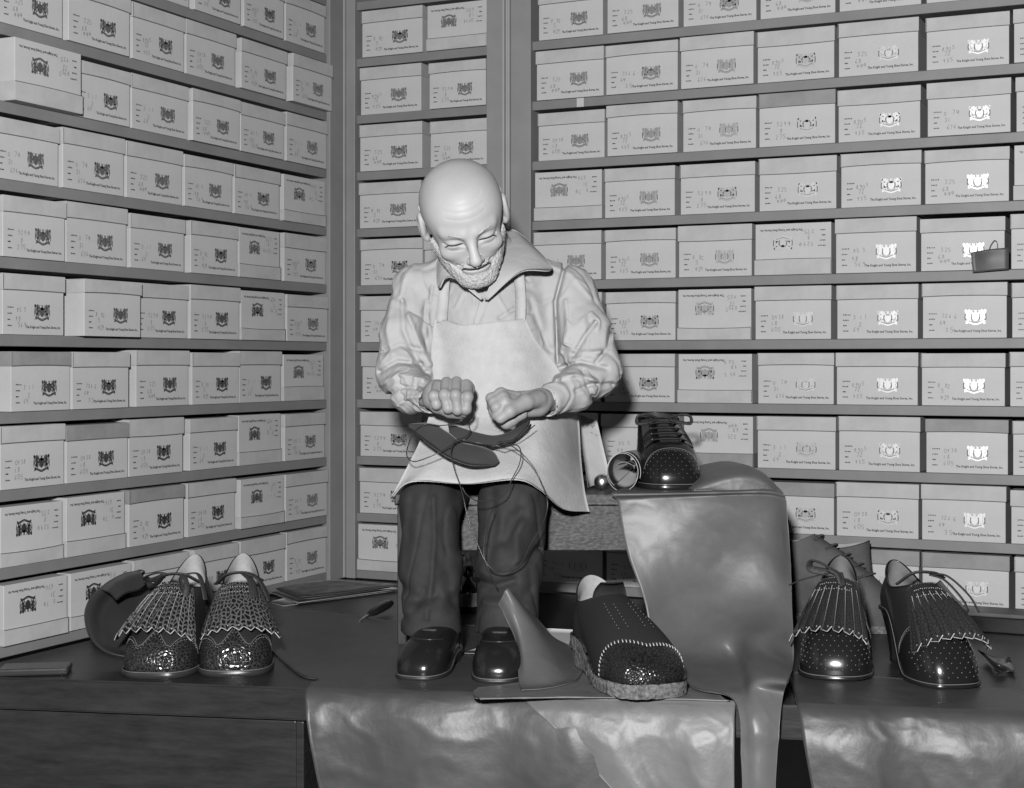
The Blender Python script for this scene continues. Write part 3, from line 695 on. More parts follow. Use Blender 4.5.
class Shoe:
    def __init__(s, root, L, W, toe_h, yf, zf, zside, zb, wo, rise=.0, sole=.006, toe_pt=1.0, nth=96, ns=40, heelw=1.0, back_lean=.0):
        s.root = root; s.L, s.W, s.sole, s.rise = L, W, sole, rise
        half = np.array([(0, -.5), (.26, -.482), (.42, -.41), (.495, -.29), (.485, -.14), (.41, .05), (.36, .20), (.355 * heelw, .33), (.29 * heelw, .44), (.15 * heelw, .49), (0, .5)])
        half[1:4, 0] *= (toe_pt, (1 + toe_pt) / 2, 1)
        ring = np.vstack([half, half[-2:0:-1] * (-1, 1)]) * (W, L)
        D = catmull(ring, 24, True); d = np.r_[0, np.cumsum(np.linalg.norm(np.diff(np.vstack([D, D[:1]]), axis=0), axis=1))]
        t = np.linspace(0, d[-1], nth, endpoint=False); Dc = np.vstack([D, D[:1]])
        s.out = np.stack([np.interp(t, d, Dc[:, 0]), np.interp(t, d, Dc[:, 1])], 1); s.nth, s.ns = nth, ns
        a = 2 * PI * np.arange(nth) / nth
        zsole = np.array([s.zs(y) for y in s.out[:, 1]])
        P0 = np.c_[s.out * .985, zsole + sole]
        yb = .5 * L - .004 + back_lean; yc = (yf + yb) / 2; ry = (yb - yf) / 2
        c = np.cos(a)
        zt = np.where(c > 0, zside + (zf - zside) * np.maximum(c, 0) ** 1.6, zside + (zb - zside) * np.maximum(-c, 0) ** 1.6)
        T = np.c_[wo * np.sin(a), yc - ry * c, zt]
        w_ = np.clip(c, 0, 1)[:, None] ** .8
        nrm = s.out / (np.linalg.norm(s.out / (W, L), axis=1)[:, None] + 1e-9) / (W, L); nrm /= np.linalg.norm(nrm, axis=1)[:, None] + 1e-9
        dz = (T[:, 2] - P0[:, 2])[:, None]; hor = (P0 - T) * (1, 1, 0); up = np.array((0, 0, 1.0))
        C1 = P0 + np.c_[nrm * .006, np.zeros(nth)] + up * ((1 - w_) * .5 * dz + w_ * toe_h * 1.15)
        C2 = T + hor * (.10 * (1 - w_) + .52 * w_) - up * ((1 - w_) * .4 * dz + w_ * np.maximum(.0, (dz - toe_h)) * .42)
        k = np.linspace(0, 1, ns)[:, None, None]
        s.G = (1 - k) ** 3 * P0 + 3 * (1 - k) ** 2 * k * C1 + 3 * (1 - k) * k * k * C2 + k ** 3 * T      # [s][theta]
        du = np.gradient(s.G, axis=0); dv = (np.roll(s.G, -1, 1) - np.roll(s.G, 1, 1))
        N = np.cross(dv, du); s.N = N / (np.linalg.norm(N, axis=2)[..., None] + 1e-12)
        if (s.N[ns // 2, 0] @ np.array((0, -1, .3))) < 0: s.N = -s.N
    def zs(s, y):
        if s.rise <= 0: return 0.0
        t = min(1, max(0, (y / s.L + .20) / .48)); return s.rise * t * t * (3 - 2 * t)
    def obj(s, name, v, f, m, smooth=True, parent=None):
        return mesh_obj(name, v, f, m, parent or s.root, smooth, world=False)
    def upper(s, m, lining, name='upper', thick=.0024):
        nt, ns = s.nth, s.ns
        A = s.G.reshape(-1, 3); B = (s.G - s.N * thick / 2).reshape(-1, 3); n = len(A)
        f = [q[::-1] for q in grid_faces(ns, nt, True)]
        rim = [((ns - 1) * nt + j, (ns - 1) * nt + (j + 1) % nt, n + (ns - 1) * nt + (j + 1) % nt, n + (ns - 1) * nt + j) for j in range(nt)]
        # fold the edge over
        v = np.vstack([A, B])
        s.obj(name, v, f + rim, m)
        i0 = ns // 4
        C = (s.G - s.N * thick)[i0:].reshape(-1, 3)
        s.obj('lining', C, grid_faces(ns - i0, nt, True), lining)
        ring = (s.G - s.N * thick)[i0]; cap = [(j, (j + 1), nt - 1 - j, nt - j) for j in range(1, nt // 2 - 1)]
        s.obj('insole', ring, cap + [(0, 1, nt - 1)], M['insole'])
    def soleobj(s, m, ext=.0035, thick=None, name='sole', rough=0, bevel=.0012):
        th = thick or s.sole; nt = s.nth
        e = s.out * (1 + 2 * ext / s.W, 1 + 2 * ext / s.L)
        rs_ = random.Random(4)
        rows = []
        for kz, ins in ((0, .002), (.12, 0), (.5, 0), (.88, 0), (1, .0015)):
            q = e * (1 - 2 * ins / s.W, 1 - 2 * ins / s.L)
            j_ = np.array([[rs_.uniform(-1, 1) * rough for _ in range(3)] for _ in range(nt)])
            rows.append(np.c_[q, [s.zs(y) + kz * th + .0002 for y in q[:, 1]]] + j_ * (1, 1, .4))
        v = np.vstack(rows); n = len(rows)
        f = [q[::-1] for q in grid_faces(n, nt, True)]
        top = [((n - 1) * nt + j, (n - 1) * nt + j + 1, (n - 1) * nt + nt - 1 - j, (n - 1) * nt + (nt - j) % nt) for j in range(0, nt // 2)]
        bot = [(j, (nt - j) % nt, nt - 1 - j, j + 1) for j in range(0, nt // 2)]
        fix = lambda L_: [tuple(dict.fromkeys(q)) for q in L_]
        o = s.obj(name, v, [q for q in f + fix(top) + fix(bot) if len(q) > 2], m)
        if rough == 0:
            v, f = tube_geo(np.vstack([rows[-1], rows[-1][:1]]) + (0, 0, .0002), .0006, 5, False); s.obj('welt_stitching', v, f, M['stitch'], parent=None)
        return o
    def heel(s, m, hh, y0=.22, taper=.0, name='heel'):
        """heel block under the back of the sole; taper>0 makes a slim high heel"""
        pts = s.out[s.out[:, 1] > y0 * s.L]; pts = pts[np.argsort(np.arctan2(pts[:, 0], -(pts[:, 1] - .36 * s.L)))]
        pts = np.array(sorted(pts.tolist(), key=lambda p: math.atan2(p[1] - .36 * s.L, p[0])))
        c = np.array((0, (.40 if taper else .36) * s.L)); rows = []
        for t in np.linspace(0, 1, 9):
            kk = 1 - taper * (1 - (1 - t) ** 1.8) if taper else 1 - .04 * t
            q = c + (pts - c) * kk
            z = [(s.zs(y) + .001) * (1 - t) for y in pts[:, 1]]
            rows.append(np.c_[q, z])
        nt = len(pts); v = np.vstack(rows)
        f = grid_faces(9, nt, True) + [tuple(range(8 * nt, 9 * nt))] + [tuple(range(nt - 1, -1, -1))]
        return s.obj(name, v, f, m)
    def sstar(s, fn):
        """for each column how far up the surface the region fn(x,y,z)<0 reaches (grid index units)"""
        g = fn(s.G[..., 0], s.G[..., 1], s.G[..., 2]); r = np.zeros(s.nth)
        for j in range(s.nth):
            if g[0, j] >= 0: continue
            k = np.argmax(g[:, j] >= 0)
            if k == 0: k = s.ns - 1
            a, b = g[k - 1, j], g[k, j]; r[j] = k - 1 + (a / (a - b) if b != a else 1)
        return r
    def samp(s, j, si, off=0.0):
        j = j % s.nth; j0 = int(j); ft = j - j0; j1 = (j0 + 1) % s.nth; k = min(int(si), s.ns - 2); f = si - k
        g = lambda A: (A[k, j0] * (1 - f) + A[k + 1, j0] * f) * (1 - ft) + (A[k, j1] * (1 - f) + A[k + 1, j1] * f) * ft
        return g(s.G) + off * g(s.N)
    def cap(s, fn, m, name='toe_cap', off=.0009, dots=None, edge=True, med=0, em=None):
        r = s.sstar(fn); cols = sorted([((j + s.nth // 2) % s.nth) - s.nth // 2 for j in range(s.nth) if r[j] > .4])
        K = 14; V = []
        for j in cols:
            for k in range(K): V.append(s.samp(j, r[j % s.nth] * k / (K - 1), off if k < K - 1 else off * .3))
        o = s.obj(name, V, [q[::-1] for q in grid_faces(len(cols), K)][:] if False else grid_faces(len(cols), K), m)
        mb = MB()
        if edge:
            P = [s.samp(j, r[j % s.nth], off) for j in cols]; v, f = tube_geo(P, .0005, 5); s.obj('cap_edge', v, f, em or M['stitch'], parent=o)
        if dots:
            rad, insets, step = dots
            for ins in insets:
                acc = 0; prev = None
                for j in np.arange(cols[0] + 1, cols[-1] - 1, .25):
                    rr = np.interp(j, cols, [r[c % s.nth] for c in cols]) - ins
                    if rr < .5: continue
                    p = s.samp(j, rr, off + .0002)
                    if prev is None or np.linalg.norm(p - prev) > step:
                        bead(mb, p, rad); prev = p
        if med:
            rr_ = random.Random(8); n = 0
            for i in range(-6, 7):
                for k in range(9):
                    x = (i + .5 * (k % 2)) * .0052; si = 3 + k * 1.9
                    if (x / .034) ** 2 + ((k - 4) / 4.6) ** 2 > 1: continue
                    j = (x / s.W) * s.nth * .42; c = int(round(j)) % s.nth
                    if si < r[c] - 1.5: bead(mb, s.samp(j, si, off + .0002), med)
        if mb.v: s.obj('punched_dots', mb.v, mb.f, M['dot_glint'], parent=o)
        return o
def bead(mb, p, r):
    v = [(r, 0, 0), (0, r, 0), (-r, 0, 0), (0, -r, 0), (0, 0, r), (0, 0, -r)]
    mb.add([tuple(np.array(q) + p) for q in v], [(0, 1, 4), (1, 2, 4), (2, 3, 4), (3, 0, 4), (1, 0, 5), (2, 1, 5), (3, 2, 5), (0, 3, 5)])
def wing(y0, pk=.016, pw=.013, dip=.020, sl=2.2):
    return lambda x, y, z: y - (y0 + pk * np.maximum(0, 1 - np.abs(x) / pw) + sl * np.maximum(0, np.abs(x) - dip))
def strip(name, pts, w_, m, root, flat=.25, n=10, up=(0, 0, 1)):
    P = catmull(pts, n); v, f = tube_geo(P, w_ / 2, 10, True, flat, up); return mesh_obj(name, v, f, m, root, True, world=False)
def kiltie(s, m, s0, s1, wt, wb, n, drop, back, m_edge, lift=.008, pleat=.0022, plain=0.0, skew=0.0, dots=True, lines=True):
    """fringed tongue folded forward over the instep"""
    nu, nv = n * 8 + 1, 26; G = np.zeros((nu, nv, 3))
    tri = lambda x: 1 - abs((x % 1.0) * 2 - 1)
    for i in range(nu):
        u = 2 * i / (nu - 1) - 1; ph = (u + 1) / 2 * n
        for j in range(nv):
            v = j / (nv - 1) * (1 + .075 * (tri(ph) - .5))
            si = (s0 + (s1 - s0) * v) * (s.ns - 1); c = s.samp(0, max(0, min(s.ns - 1.001, si)), lift * (.35 + .8 * v))
            hw = wt + (wb - wt) * v ** .9
            x = hw * math.sin(u * 1.15) / math.sin(1.15)
            z = c[2] - (drop[0] + (drop[1] - drop[0]) * v) * abs(u) ** 2.2; y = c[1] + (back[0] + (back[1] - back[0]) * v) * abs(u) ** 2
            rip = pleat * max(0, v - plain) * ((ph % 1.0) - .5) * 2
            G[i, j] = (x + skew * v, y - rip * .8, z + rip)
    W_ = np.array(s.root.matrix_basis)
    Gw = G @ W_[:3, :3].T + W_[:3, 3]
    k = sheet('fringed_tongue', Gw, m, s.root, .0016)
    sg = MB(); dt = MB(); N_ = np.array((0, -.5, .86))
    for q in range(1, n) if lines else ():
        i = q * 8; P = [G[i, j] + N_ * .0012 + (0, 0, pleat * .4) for j in range(int(nv * (.22 + plain)), nv)]
        v, f = tube_geo(P, .0005, 4); sg.add(v, f)
    P = [G[i, nv - 1] + N_ * .0006 for i in range(nu)]; v, f = tube_geo(P, .0007, 4); sg.add(v, f)
    s.obj('cut_edges', sg.v, sg.f, m_edge, False, parent=k)
    if dots:
        for q in range(n):
            for dj, du_ in ((2, 0),): bead(dt, G[q * 8 + 4, nv - 1 - dj] + N_ * .0015, .0012)
        for r_ in (3, 6):
            for i in range(nu // 5, nu * 4 // 5, 3): bead(dt, G[i, r_] + N_ * .0012, .001)
        s.obj('punched_dots', dt.v, dt.f, M['edge_w'], False, parent=k)
    return k, G
def shoe_root(name, label, toe, th, L, cat, group=None, zoff=0):
    """toe is the world spot of the toe tip on its support; th turns the toe direction"""
    c = Vector(toe) - Vector((math.sin(th), -math.cos(th), 0)) * (L / 2)
    return thing(name, label, cat, (c.x, c.y, toe[2] + .0003 + zoff), th, group)

# --- left pair: pebbled brogues with fringed tongues
def brogue(toe, th, label, plain, sgn):
    L = .245
    r = shoe_root('brogue_shoe', label, toe, th, L, 'shoe')
    s = Shoe(r, L, .106, .039, .000, .118, .108, .150, .030, rise=.05, sole=.0085, toe_pt=1.06)
    s.upper(M['calf_s'], M['lining']); s.soleobj(M['solee']); s.heel(M['solee'], .05, .2)
    s.cap(wing(-.108, .018, .016, .024, 1.5), M['pebble'], 'wing_cap', dots=(.0008, (1.2,), .0034), em=M['stitch'])
    k, G = kiltie(s, M['fringe'], .98, .39, .030, .060, 9, (.010, .022), (.0, .035), M['edge_w'], pleat=.004 if not plain else .0012, skew=-.008 * sgn, lift=.014, lines=not plain)
    z = .128; y = .004
    strip('lace_band', [(-.034, y + .012, z - .012), (-.016, y - .004, z + .004), (.012, y - .004, z + .006), (.034, y + .012, z - .008)], .013, M['lace'], r, .3)
    if plain:
        strip('lace_end', [(.008, y - .006, z + .006), (.020, y - .022, z - .004), (.026, y - .045, z - .024), (.030, y - .06, z - .046)], .013, M['lace'], r, .22)
        strip('lace_end', [(.012, y - .006, z + .006), (.030, y - .012, z - .002), (.043, y - .025, z - .022), (.048, y - .032, z - .034)], .012, M['lace'], r, .22)
    else:
        strip('lace_loop', [(.006, y - .006, z + .006), (.018, y - .018, z + .004), (.026, y - .03, z - .010), (.024, y - .036, z - .022), (.018, y - .028, z - .012), (.01, y - .012, z + .002)], .009, M['lace'], r, .3)
        strip('lace_end', [(.014, y - .004, z + .006), (.034, y + .0, z + .006), (.046, y - .014, z - .012), (.052, y - .022, z - .03)], .010, M['lace'], r, .25)
        strip('lace_loop', [(-.006, y - .004, z + .005), (-.026, y - .006, z + .008), (-.048, y + .004, z + .0), (-.042, y + .016, z - .006), (-.02, y + .004, z + .002)], .010, M['lace'], r, .3)
    return s
brogue(on(151, 679), R_ := math.radians(-3), 'black pebbled brogue with pleated fringed tongue, nearest the left edge', False, 1)
brogue(on(233, 677), math.radians(7), 'black pebbled brogue with unpleated pierced tongue, right shoe of left pair', True, -1)

# --- right pair: heeled shoes with fringed tongues
def heeled(toe, th, label, bow, W=.103):
    L = .232
    r = shoe_root('heeled_shoe', label, toe, th, L, 'shoe', zoff=.003)
    s = Shoe(r, L, W, .036, .000, .130, .118, .150, .027, rise=.078, sole=.006, toe_pt=1.0, heelw=.92)
    s.upper(M['calf_s'], M['lining_g']); s.soleobj(M['calf'], .003); s.heel(M['calf'], .078, .24, .52)
    s.cap(wing(-.075), M['calf'], 'wing_cap', dots=(.0008, (1.0,), .0034), med=.0008)
    k, G = kiltie(s, M['fringe_d'], .98, .42, .028, .058, 9, (.010, .026), (.0, .03), M['edge_w'], pleat=.0045, skew=.010 * (1 if not bow else -1), lift=.014)
    z = .140; y = .004
    v, f = tube_geo([s.samp(j, s.ns - 1.01) for j in range(s.nth + 1)], .0013, 6, False); s.obj('topline_binding', v, f, M['calf'])
    if bow:
        strip('lace_loop', [(-.004, y - .012, z - .002), (-.020, y - .016, z + .012), (-.038, y - .012, z + .016), (-.040, y - .008, z + .004), (-.02, y - .010, z), (-.004, y - .012, z - .002)], .012, M['lace'], r, .3)
        strip('lace_end', [(-.004, y - .012, z), (-.03, y - .014, z - .006), (-.055, y - .012, z - .014), (-.07, y - .004, z - .022)], .009, M['lace'], r, .25)
        strip('lace_knot', [(-.012, y - .014, z + .004), (.0, y - .018, z - .002), (.006, y - .022, z - .016)], .015, M['lace'], r, .5)
        strip('lace_end', [(.004, y - .014, z), (.008, y - .026, z - .016), (.004, y - .034, z - .03)], .009, M['lace'], r, .25)
    else:
        strip('lace_band', [(-.034, y + .012, z - .012), (-.016, y - .006, z + .006), (.012, y - .008, z + .006), (.034, y + .008, z - .004)], .012, M['lace'], r, .35)
        strip('lace_loop', [(.006, y - .010, z + .004), (.026, y - .02, z - .004), (.046, y - .036, z - .03), (.050, y - .042, z - .046), (.036, y - .036, z - .034), (.016, y - .018, z - .006)], .010, M['lace'], r, .3)
        strip('lace_end', [(.010, y - .006, z + .004), (.036, y - .008, z + .0), (.062, y - .022, z - .026), (.074, y - .03, z - .05)], .010, M['lace'], r, .3)
    return s
heeled(on(834, 683), math.radians(-14), 'black heeled shoe with bow beside the hanging hide', True)
heeled(on(958, 691.5), math.radians(9), 'black heeled shoe with looped lace, right-hand one of the pair', False, .095)

# --- laced boot on the bench
L = .262
r = shoe_root('laced_boot', 'glossy black cap-toe laced boot standing on the bench', Vector(((675 - U0) / F * 2.478, 2.478, BZ + .0045)), math.radians(3), L, 'boot')
s = Shoe(r, L, .101, .042, .018, .112, .112, .118, .034, rise=.014, sole=.0095, toe_pt=1.04)
s.upper(M['calf'], M['insole']); s.soleobj(M['calf'], .004); s.heel(M['calf'], .014, .2)
s.cap(lambda x, y, z: y + .092 + 2.2 * x * x, M['calf'], 'toe_cap', dots=(.0007, (1.0,), .0036), med=.0007)
lc = MB(); ey = MB()
def facing(sg, t, o): return s.samp(sg * (3.2 + 1.6 * t) , (.56 + .43 * t) * (s.ns - 1), o)
for sg in (-1, 1):
    P = [facing(sg, t, .0012) for t in np.linspace(0, 1, 12)]
    Q = [s.samp(sg * (9 + 9 * t), (.56 + .43 * t) * (s.ns - 1) - 4 * (1 - t), .0014) for t in np.linspace(0, 1, 12)]
    G = np.array([P, [(np.array(a) + b) / 2 + (0, -.0006, .0008) for a, b in zip(P, Q)], Q])
    Wm = np.array(r.matrix_basis); sheet('facing_flap', G @ Wm[:3, :3].T + Wm[:3, 3], M['calf'], r, .002)
    s.obj('facing_stitching', *tube_geo(Q, .0005, 4), M['stitch'])
for i in range(5):
    t = .04 + .22 * i; a, b = facing(-1, t, .002), facing(1, t, .002)
    a2, b2 = s.samp(-(5.8 + 2.6 * t), (.56 + .43 * t) * (s.ns - 1), .002), s.samp(5.8 + 2.6 * t, (.56 + .43 * t) * (s.ns - 1), .002)
    strip('lace_bar', [a2, a + (0, -.002, .002), (a + b) / 2 + (0, -.003, .003), b + (0, -.002, .002), b2], .0062, M['lace'], r, .4)
    for q in (a2, b2): bead(ey, q + np.array((0, -.0012, .0008)), .0017)
s.obj('eyelets', ey.v, ey.f, M['edge_w'])
for sg in (-1, 1):
    strip('lace_loop', [(sg * .010, .008, .112), (sg * .028, -.004, .118), (sg * .044, -.006, .116), (sg * .046, -.004, .104), (sg * .030, -.004, .105), (sg * .012, .006, .110)], .0095, M['lace'], r, .5)
v, f = tube_geo([s.samp(j, s.ns - 1.01) for j in range(s.nth + 1)], .0014, 6, False); s.obj('topline_binding', v, f, M['calf'])

# --- crepe-soled slip-on in front
L = .285
r = shoe_root('slip_on_shoe', 'dark slip-on shoe with thick rough crepe sole in front of the bench', on(657, 699, ZT + .008), math.radians(16), L, 'shoe')
s = Shoe(r, L, .112, .034, .035, +.116, .098, .128, .036, rise=.026, sole=.019, toe_pt=1.08)
s.upper(M['suede'], M['lining']); s.soleobj(M['crepe'], .004, .0195, rough=.0013)
hb = s.heel(M['crepe'], .026, .06); hb.name = 'heel_lift'
c = s.cap(lambda x, y, z: y + .104 + .22 * x - .35 * np.abs(x), M['pebble_f'], 'toe_cap', edge=False)
rr = s.sstar(lambda x, y, z: y + .104 + .22 * x - .35 * np.abs(x))
st = MB(); prev = None
for j in np.arange(-22, 22, .2):
    jj = int(round(j)) % s.nth
    val = np.interp(j, range(-24, 25), [rr[q % s.nth] for q in range(-24, 25)])
    if val < 1: continue
    p = s.samp(j, val + .3, .0016)
    if prev is None or np.linalg.norm(p - prev) > .0048:
        a = s.samp(j, val - .9, .0014); st.add(*tube_geo([a, (a + p) / 2 + s.N[20, jj] * .0008, p], .0008, 5)); prev = p
s.obj('apron_stitching', st.v, st.f, M['edge_w'])
mb = MB()
for a, b, n in ((-5, .60, 9), (5, .60, 9), (-2.4, .62, 8), (2.4, .62, 8)):
    for i in range(n): bead(mb, s.samp(a * (1 + .05 * i), (b + .035 * i) * (s.ns - 1), .0006), .0007)
s.obj('punched_dots', mb.v, mb.f, M['dot_glint'])
tg_ = np.array([[ (x * (1 - .35 * k * k), .045 + .010 * k - .02 * k * k + x * x * 8, .104 + .026 * k) for x in np.linspace(-.026, .026, 9)] for k in np.linspace(0, 1, 6)])
Wm = np.array(r.matrix_basis); sheet('tongue', tg_ @ Wm[:3, :3].T + Wm[:3, 3], M['suede'], r, .003)

# --- two suede boots behind, at right
def suede(toe, th, label, laces):
    L = .24
    r = shoe_root('suede_boot', label, toe, th, L, 'boot')
    s = Shoe(r, L, .088, .042, .03, .158, .142, .14, .032, rise=.012, sole=.012) if laces else Shoe(r, L, .088, .042, .012, .125, .128, .14, .034, rise=.012, sole=.012)
    s.upper(M['suede_l'], M['lining']); s.soleobj(M['crepe'], .004); h_ = s.heel(M['crepe'], .012, .15); h_.name = 'heel_lift'
    s.cap(lambda x, y, z: y + .07 + 2 * x * x, M['suede_l'], 'toe_cap')
    if laces:
        for i in range(5):
            t = .05 + .22 * i; k = (.5 + .48 * t) * (s.ns - 1)
            strip('lace_bar', [s.samp(-7, k, .002), s.samp(-3, k + .4, .004), s.samp(0, k + .2, .006), s.samp(3, k, .004), s.samp(7, k - .4, .002)], .007, M['lace_g'], r, .5)
        strip('lace_loop', [(.0, .01, .12), (.02, -.006, .128), (.036, -.012, .122), (.028, -.01, .112), (.006, .004, .116)], .007, M['lace_g'], r, .5)
    return s
suede(Vector((.632, 2.60, ZT)), math.radians(62), 'pale suede laced boot in profile behind the heeled shoes', True)
suede(Vector((.395, 2.826, ZT)), math.radians(-115.1), 'pale suede boot seen from its heel, touching the shelves at right', False)
# ================================================================== implicit surfaces (smooth unions, meshed on a sparse grid)
def smin(a, b, k):
    h = np.clip(.5 + .5 * (b - a) / k, 0, 1); return b + (a - b) * h - k * h * (1 - h)
def smax(a, b, k): return -smin(-a, -b, k)
def cap_d(P, a, b, ra, rb):
    a = np.asarray(a, float); b = np.asarray(b, float); ab = b - a
    t = np.clip(((P - a) @ ab) / (ab @ ab + 1e-12), 0, 1)
    return np.linalg.norm(P - a - t[:, None] * ab, axis=1) - (ra + (rb - ra) * t)
def ell_d(P, c, r, R=None):
    q = P - np.asarray(c, float)
    if R is not None: q = q @ R
    r = np.asarray(r, float); k0 = np.linalg.norm(q / r, axis=1); k1 = np.linalg.norm(q / (r * r), axis=1)
    return k0 * (k0 - 1) / (k1 + 1e-9)
def chain_d(P, pts, rad, k):
    d = None
    for i in range(len(pts) - 1):
        q = cap_d(P, pts[i], pts[i + 1], rad[i], rad[i + 1]); d = q if d is None else smin(d, q, k)
    return d
def masked(P, lo, hi, fn, far=.06, m=.04):
    """evaluate fn only near its own box"""
    lo = np.asarray(lo) - m; hi = np.asarray(hi) + m
    k = np.all((P > lo) & (P < hi), axis=1); d = np.full(len(P), far)
    if k.any(): d[k] = np.minimum(fn(P[k]), far)
    return d
def mesh_sdf(f, lo, hi, h, B=4, pad=1.35, extra=.004, newton=1):
    lo = np.asarray(lo, float); n = np.ceil((np.asarray(hi) - lo) / (h * B)).astype(int)
    bi = np.stack(np.meshgrid(*[np.arange(x) for x in n], indexing='ij'), -1).reshape(-1, 3)
    d = f(lo + (bi + .5) * B * h); bi = bi[np.abs(d) < B * h * .87 * pad + extra]
    NX, NY, NZ = n * B + 1
    flat = lambda q: (q[:, 0] * NY + q[:, 1]) * NZ + q[:, 2]
    loc = np.stack(np.meshgrid(*[np.arange(B + 1)] * 3, indexing='ij'), -1).reshape(-1, 3)
    key = np.unique(flat((bi[:, None] * B + loc[None]).reshape(-1, 3)))
    cor = np.stack([key // (NY * NZ), (key // NZ) % NY, key % NZ], 1)
    val = f(lo + cor * h)
    locc = np.stack(np.meshgrid(*[np.arange(B)] * 3, indexing='ij'), -1).reshape(-1, 3)
    cell = (bi[:, None] * B + locc[None]).reshape(-1, 3)
    off = np.array([(i, j, k) for i in (0, 1) for j in (0, 1) for k in (0, 1)])
    cv = np.stack([val[np.searchsorted(key, flat(cell + o))] for o in off], 1)
    neg = (cv < 0).sum(1); act = (neg > 0) & (neg < 8); cell = cell[act]; cv = cv[act]
    ck = flat(cell); srt = np.argsort(ck); cell, cv, ck = cell[srt], cv[srt], ck[srt]
    acc = np.zeros((len(cell), 3)); cnt = np.zeros(len(cell))
    for a in range(8):
        for b in range(a + 1, 8):
            if np.abs(off[a] - off[b]).sum() != 1: continue
            s = (cv[:, a] < 0) != (cv[:, b] < 0); t = np.where(s, cv[:, a] / (cv[:, a] - cv[:, b] + 1e-20), 0)
            acc += np.where(s[:, None], off[a] + t[:, None] * (off[b] - off[a]), 0); cnt += s
    V = lo + (cell + acc / cnt[:, None]) * h
    F_ = []
    for ax in range(3):
        o = np.zeros(3, int); o[ax] = 1; ia = 0; ib = int(np.argmax((off == o).all(1)))
        s = (cv[:, 0] < 0) != (cv[:, ib] < 0); e1 = np.zeros(3, int); e2 = np.zeros(3, int); e1[(ax + 1) % 3] = 1; e2[(ax + 2) % 3] = 1
        c = cell[s]; ids = []
        ok = np.ones(len(c), bool)
        for sh in (np.zeros(3, int), -e1, -e1 - e2, -e2):
            k = flat(c + sh); p = np.searchsorted(ck, k); p = np.minimum(p, len(ck) - 1); ok &= (ck[p] == k); ids.append(p)
        q = np.stack(ids, 1); fl = cv[s][:, 0] < 0
        q = np.where(fl[:, None], q, q[:, ::-1]); F_.append(q[ok])
    F_ = np.vstack(F_)
    for _ in range(newton):
        e = h * .5; g = np.stack([f(V + np.eye(3)[i] * e) - f(V - np.eye(3)[i] * e) for i in range(3)], 1) / (2 * e)
        g2 = (g * g).sum(1); dv = f(V); st = np.clip(dv / (g2 + 1e-6), -h, h); V = V - st[:, None] * g * .9
    return V, F_
def fast_obj(name, V, F_, m, parent=None):
    me = bpy.data.meshes.new(name)
    if parent is not None:
        Mi = np.array(parent.matrix_basis.inverted()); V = V @ Mi[:3, :3].T + Mi[:3, 3]
    me.vertices.add(len(V)); me.vertices.foreach_set('co', np.ascontiguousarray(V, dtype=np.float32).ravel())
    me.loops.add(len(F_) * 4); me.loops.foreach_set('vertex_index', np.ascontiguousarray(F_, dtype=np.int32).ravel())
    me.polygons.add(len(F_)); me.polygons.foreach_set('loop_start', np.arange(0, len(F_) * 4, 4, dtype=np.int32))
    try: me.polygons.foreach_set('loop_total', np.full(len(F_), 4, dtype=np.int32))
    except Exception: pass
    me.update(calc_edges=True); me.validate()
    me.polygons.foreach_set('use_smooth', np.ones(len(me.polygons), dtype=bool)); me.materials.append(m)
    o = bpy.data.objects.new(name, me); link(o, parent); return o
def grad(f, P, e=.0012):
    g = np.stack([f(P + np.eye(3)[i] * e) - f(P - np.eye(3)[i] * e) for i in range(3)], 1); return g / (np.linalg.norm(g, axis=1)[:, None] + 1e-9)
def A3(*q): return np.array(at(*q)[:])
def poly_dist(P, pts):
    """distance to a polyline in the X-Z plane and the position along it"""
    d = np.full(len(P), 9.0)
    q = P[:, [0, 2]]
    for a, b in zip(pts[:-1], pts[1:]):
        a = np.asarray(a)[[0, 2]]; b = np.asarray(b)[[0, 2]]; ab = b - a
        t = np.clip(((q - a) @ ab) / (ab @ ab + 1e-12), 0, 1); d = np.minimum(d, np.linalg.norm(q - a - t[:, None] * ab, axis=1))
    return d
def creases(P, L, Y):
    """L: (pixel polyline, width, depth): grooves (depth>0) and ridges (depth<0) in the cloth"""
    s = np.zeros(len(P))
    for px, w_, dp in L:
        c = [A3(u, v, Y) for u, v in px]
        arr = np.array(c); k = np.all((P[:, [0, 2]] > arr[:, [0, 2]].min(0) - 3 * w_) & (P[:, [0, 2]] < arr[:, [0, 2]].max(0) + 3 * w_), axis=1)
        if k.any():
            d = poly_dist(P[k], c); s[k] += dp * np.exp(-(d / w_) ** 2)
    return s
def vnoise(P, sc, seed):
    """cheap smooth noise from a few rotated sines"""
    r = np.random.default_rng(seed); s = np.zeros(len(P))
    for i in range(7):
        k = r.normal(size=3) * sc; s += np.sin(P @ k + r.uniform(0, 6.28) + 1.3 * np.sin(P @ (r.normal(size=3) * sc * .6)))
    return s / 7

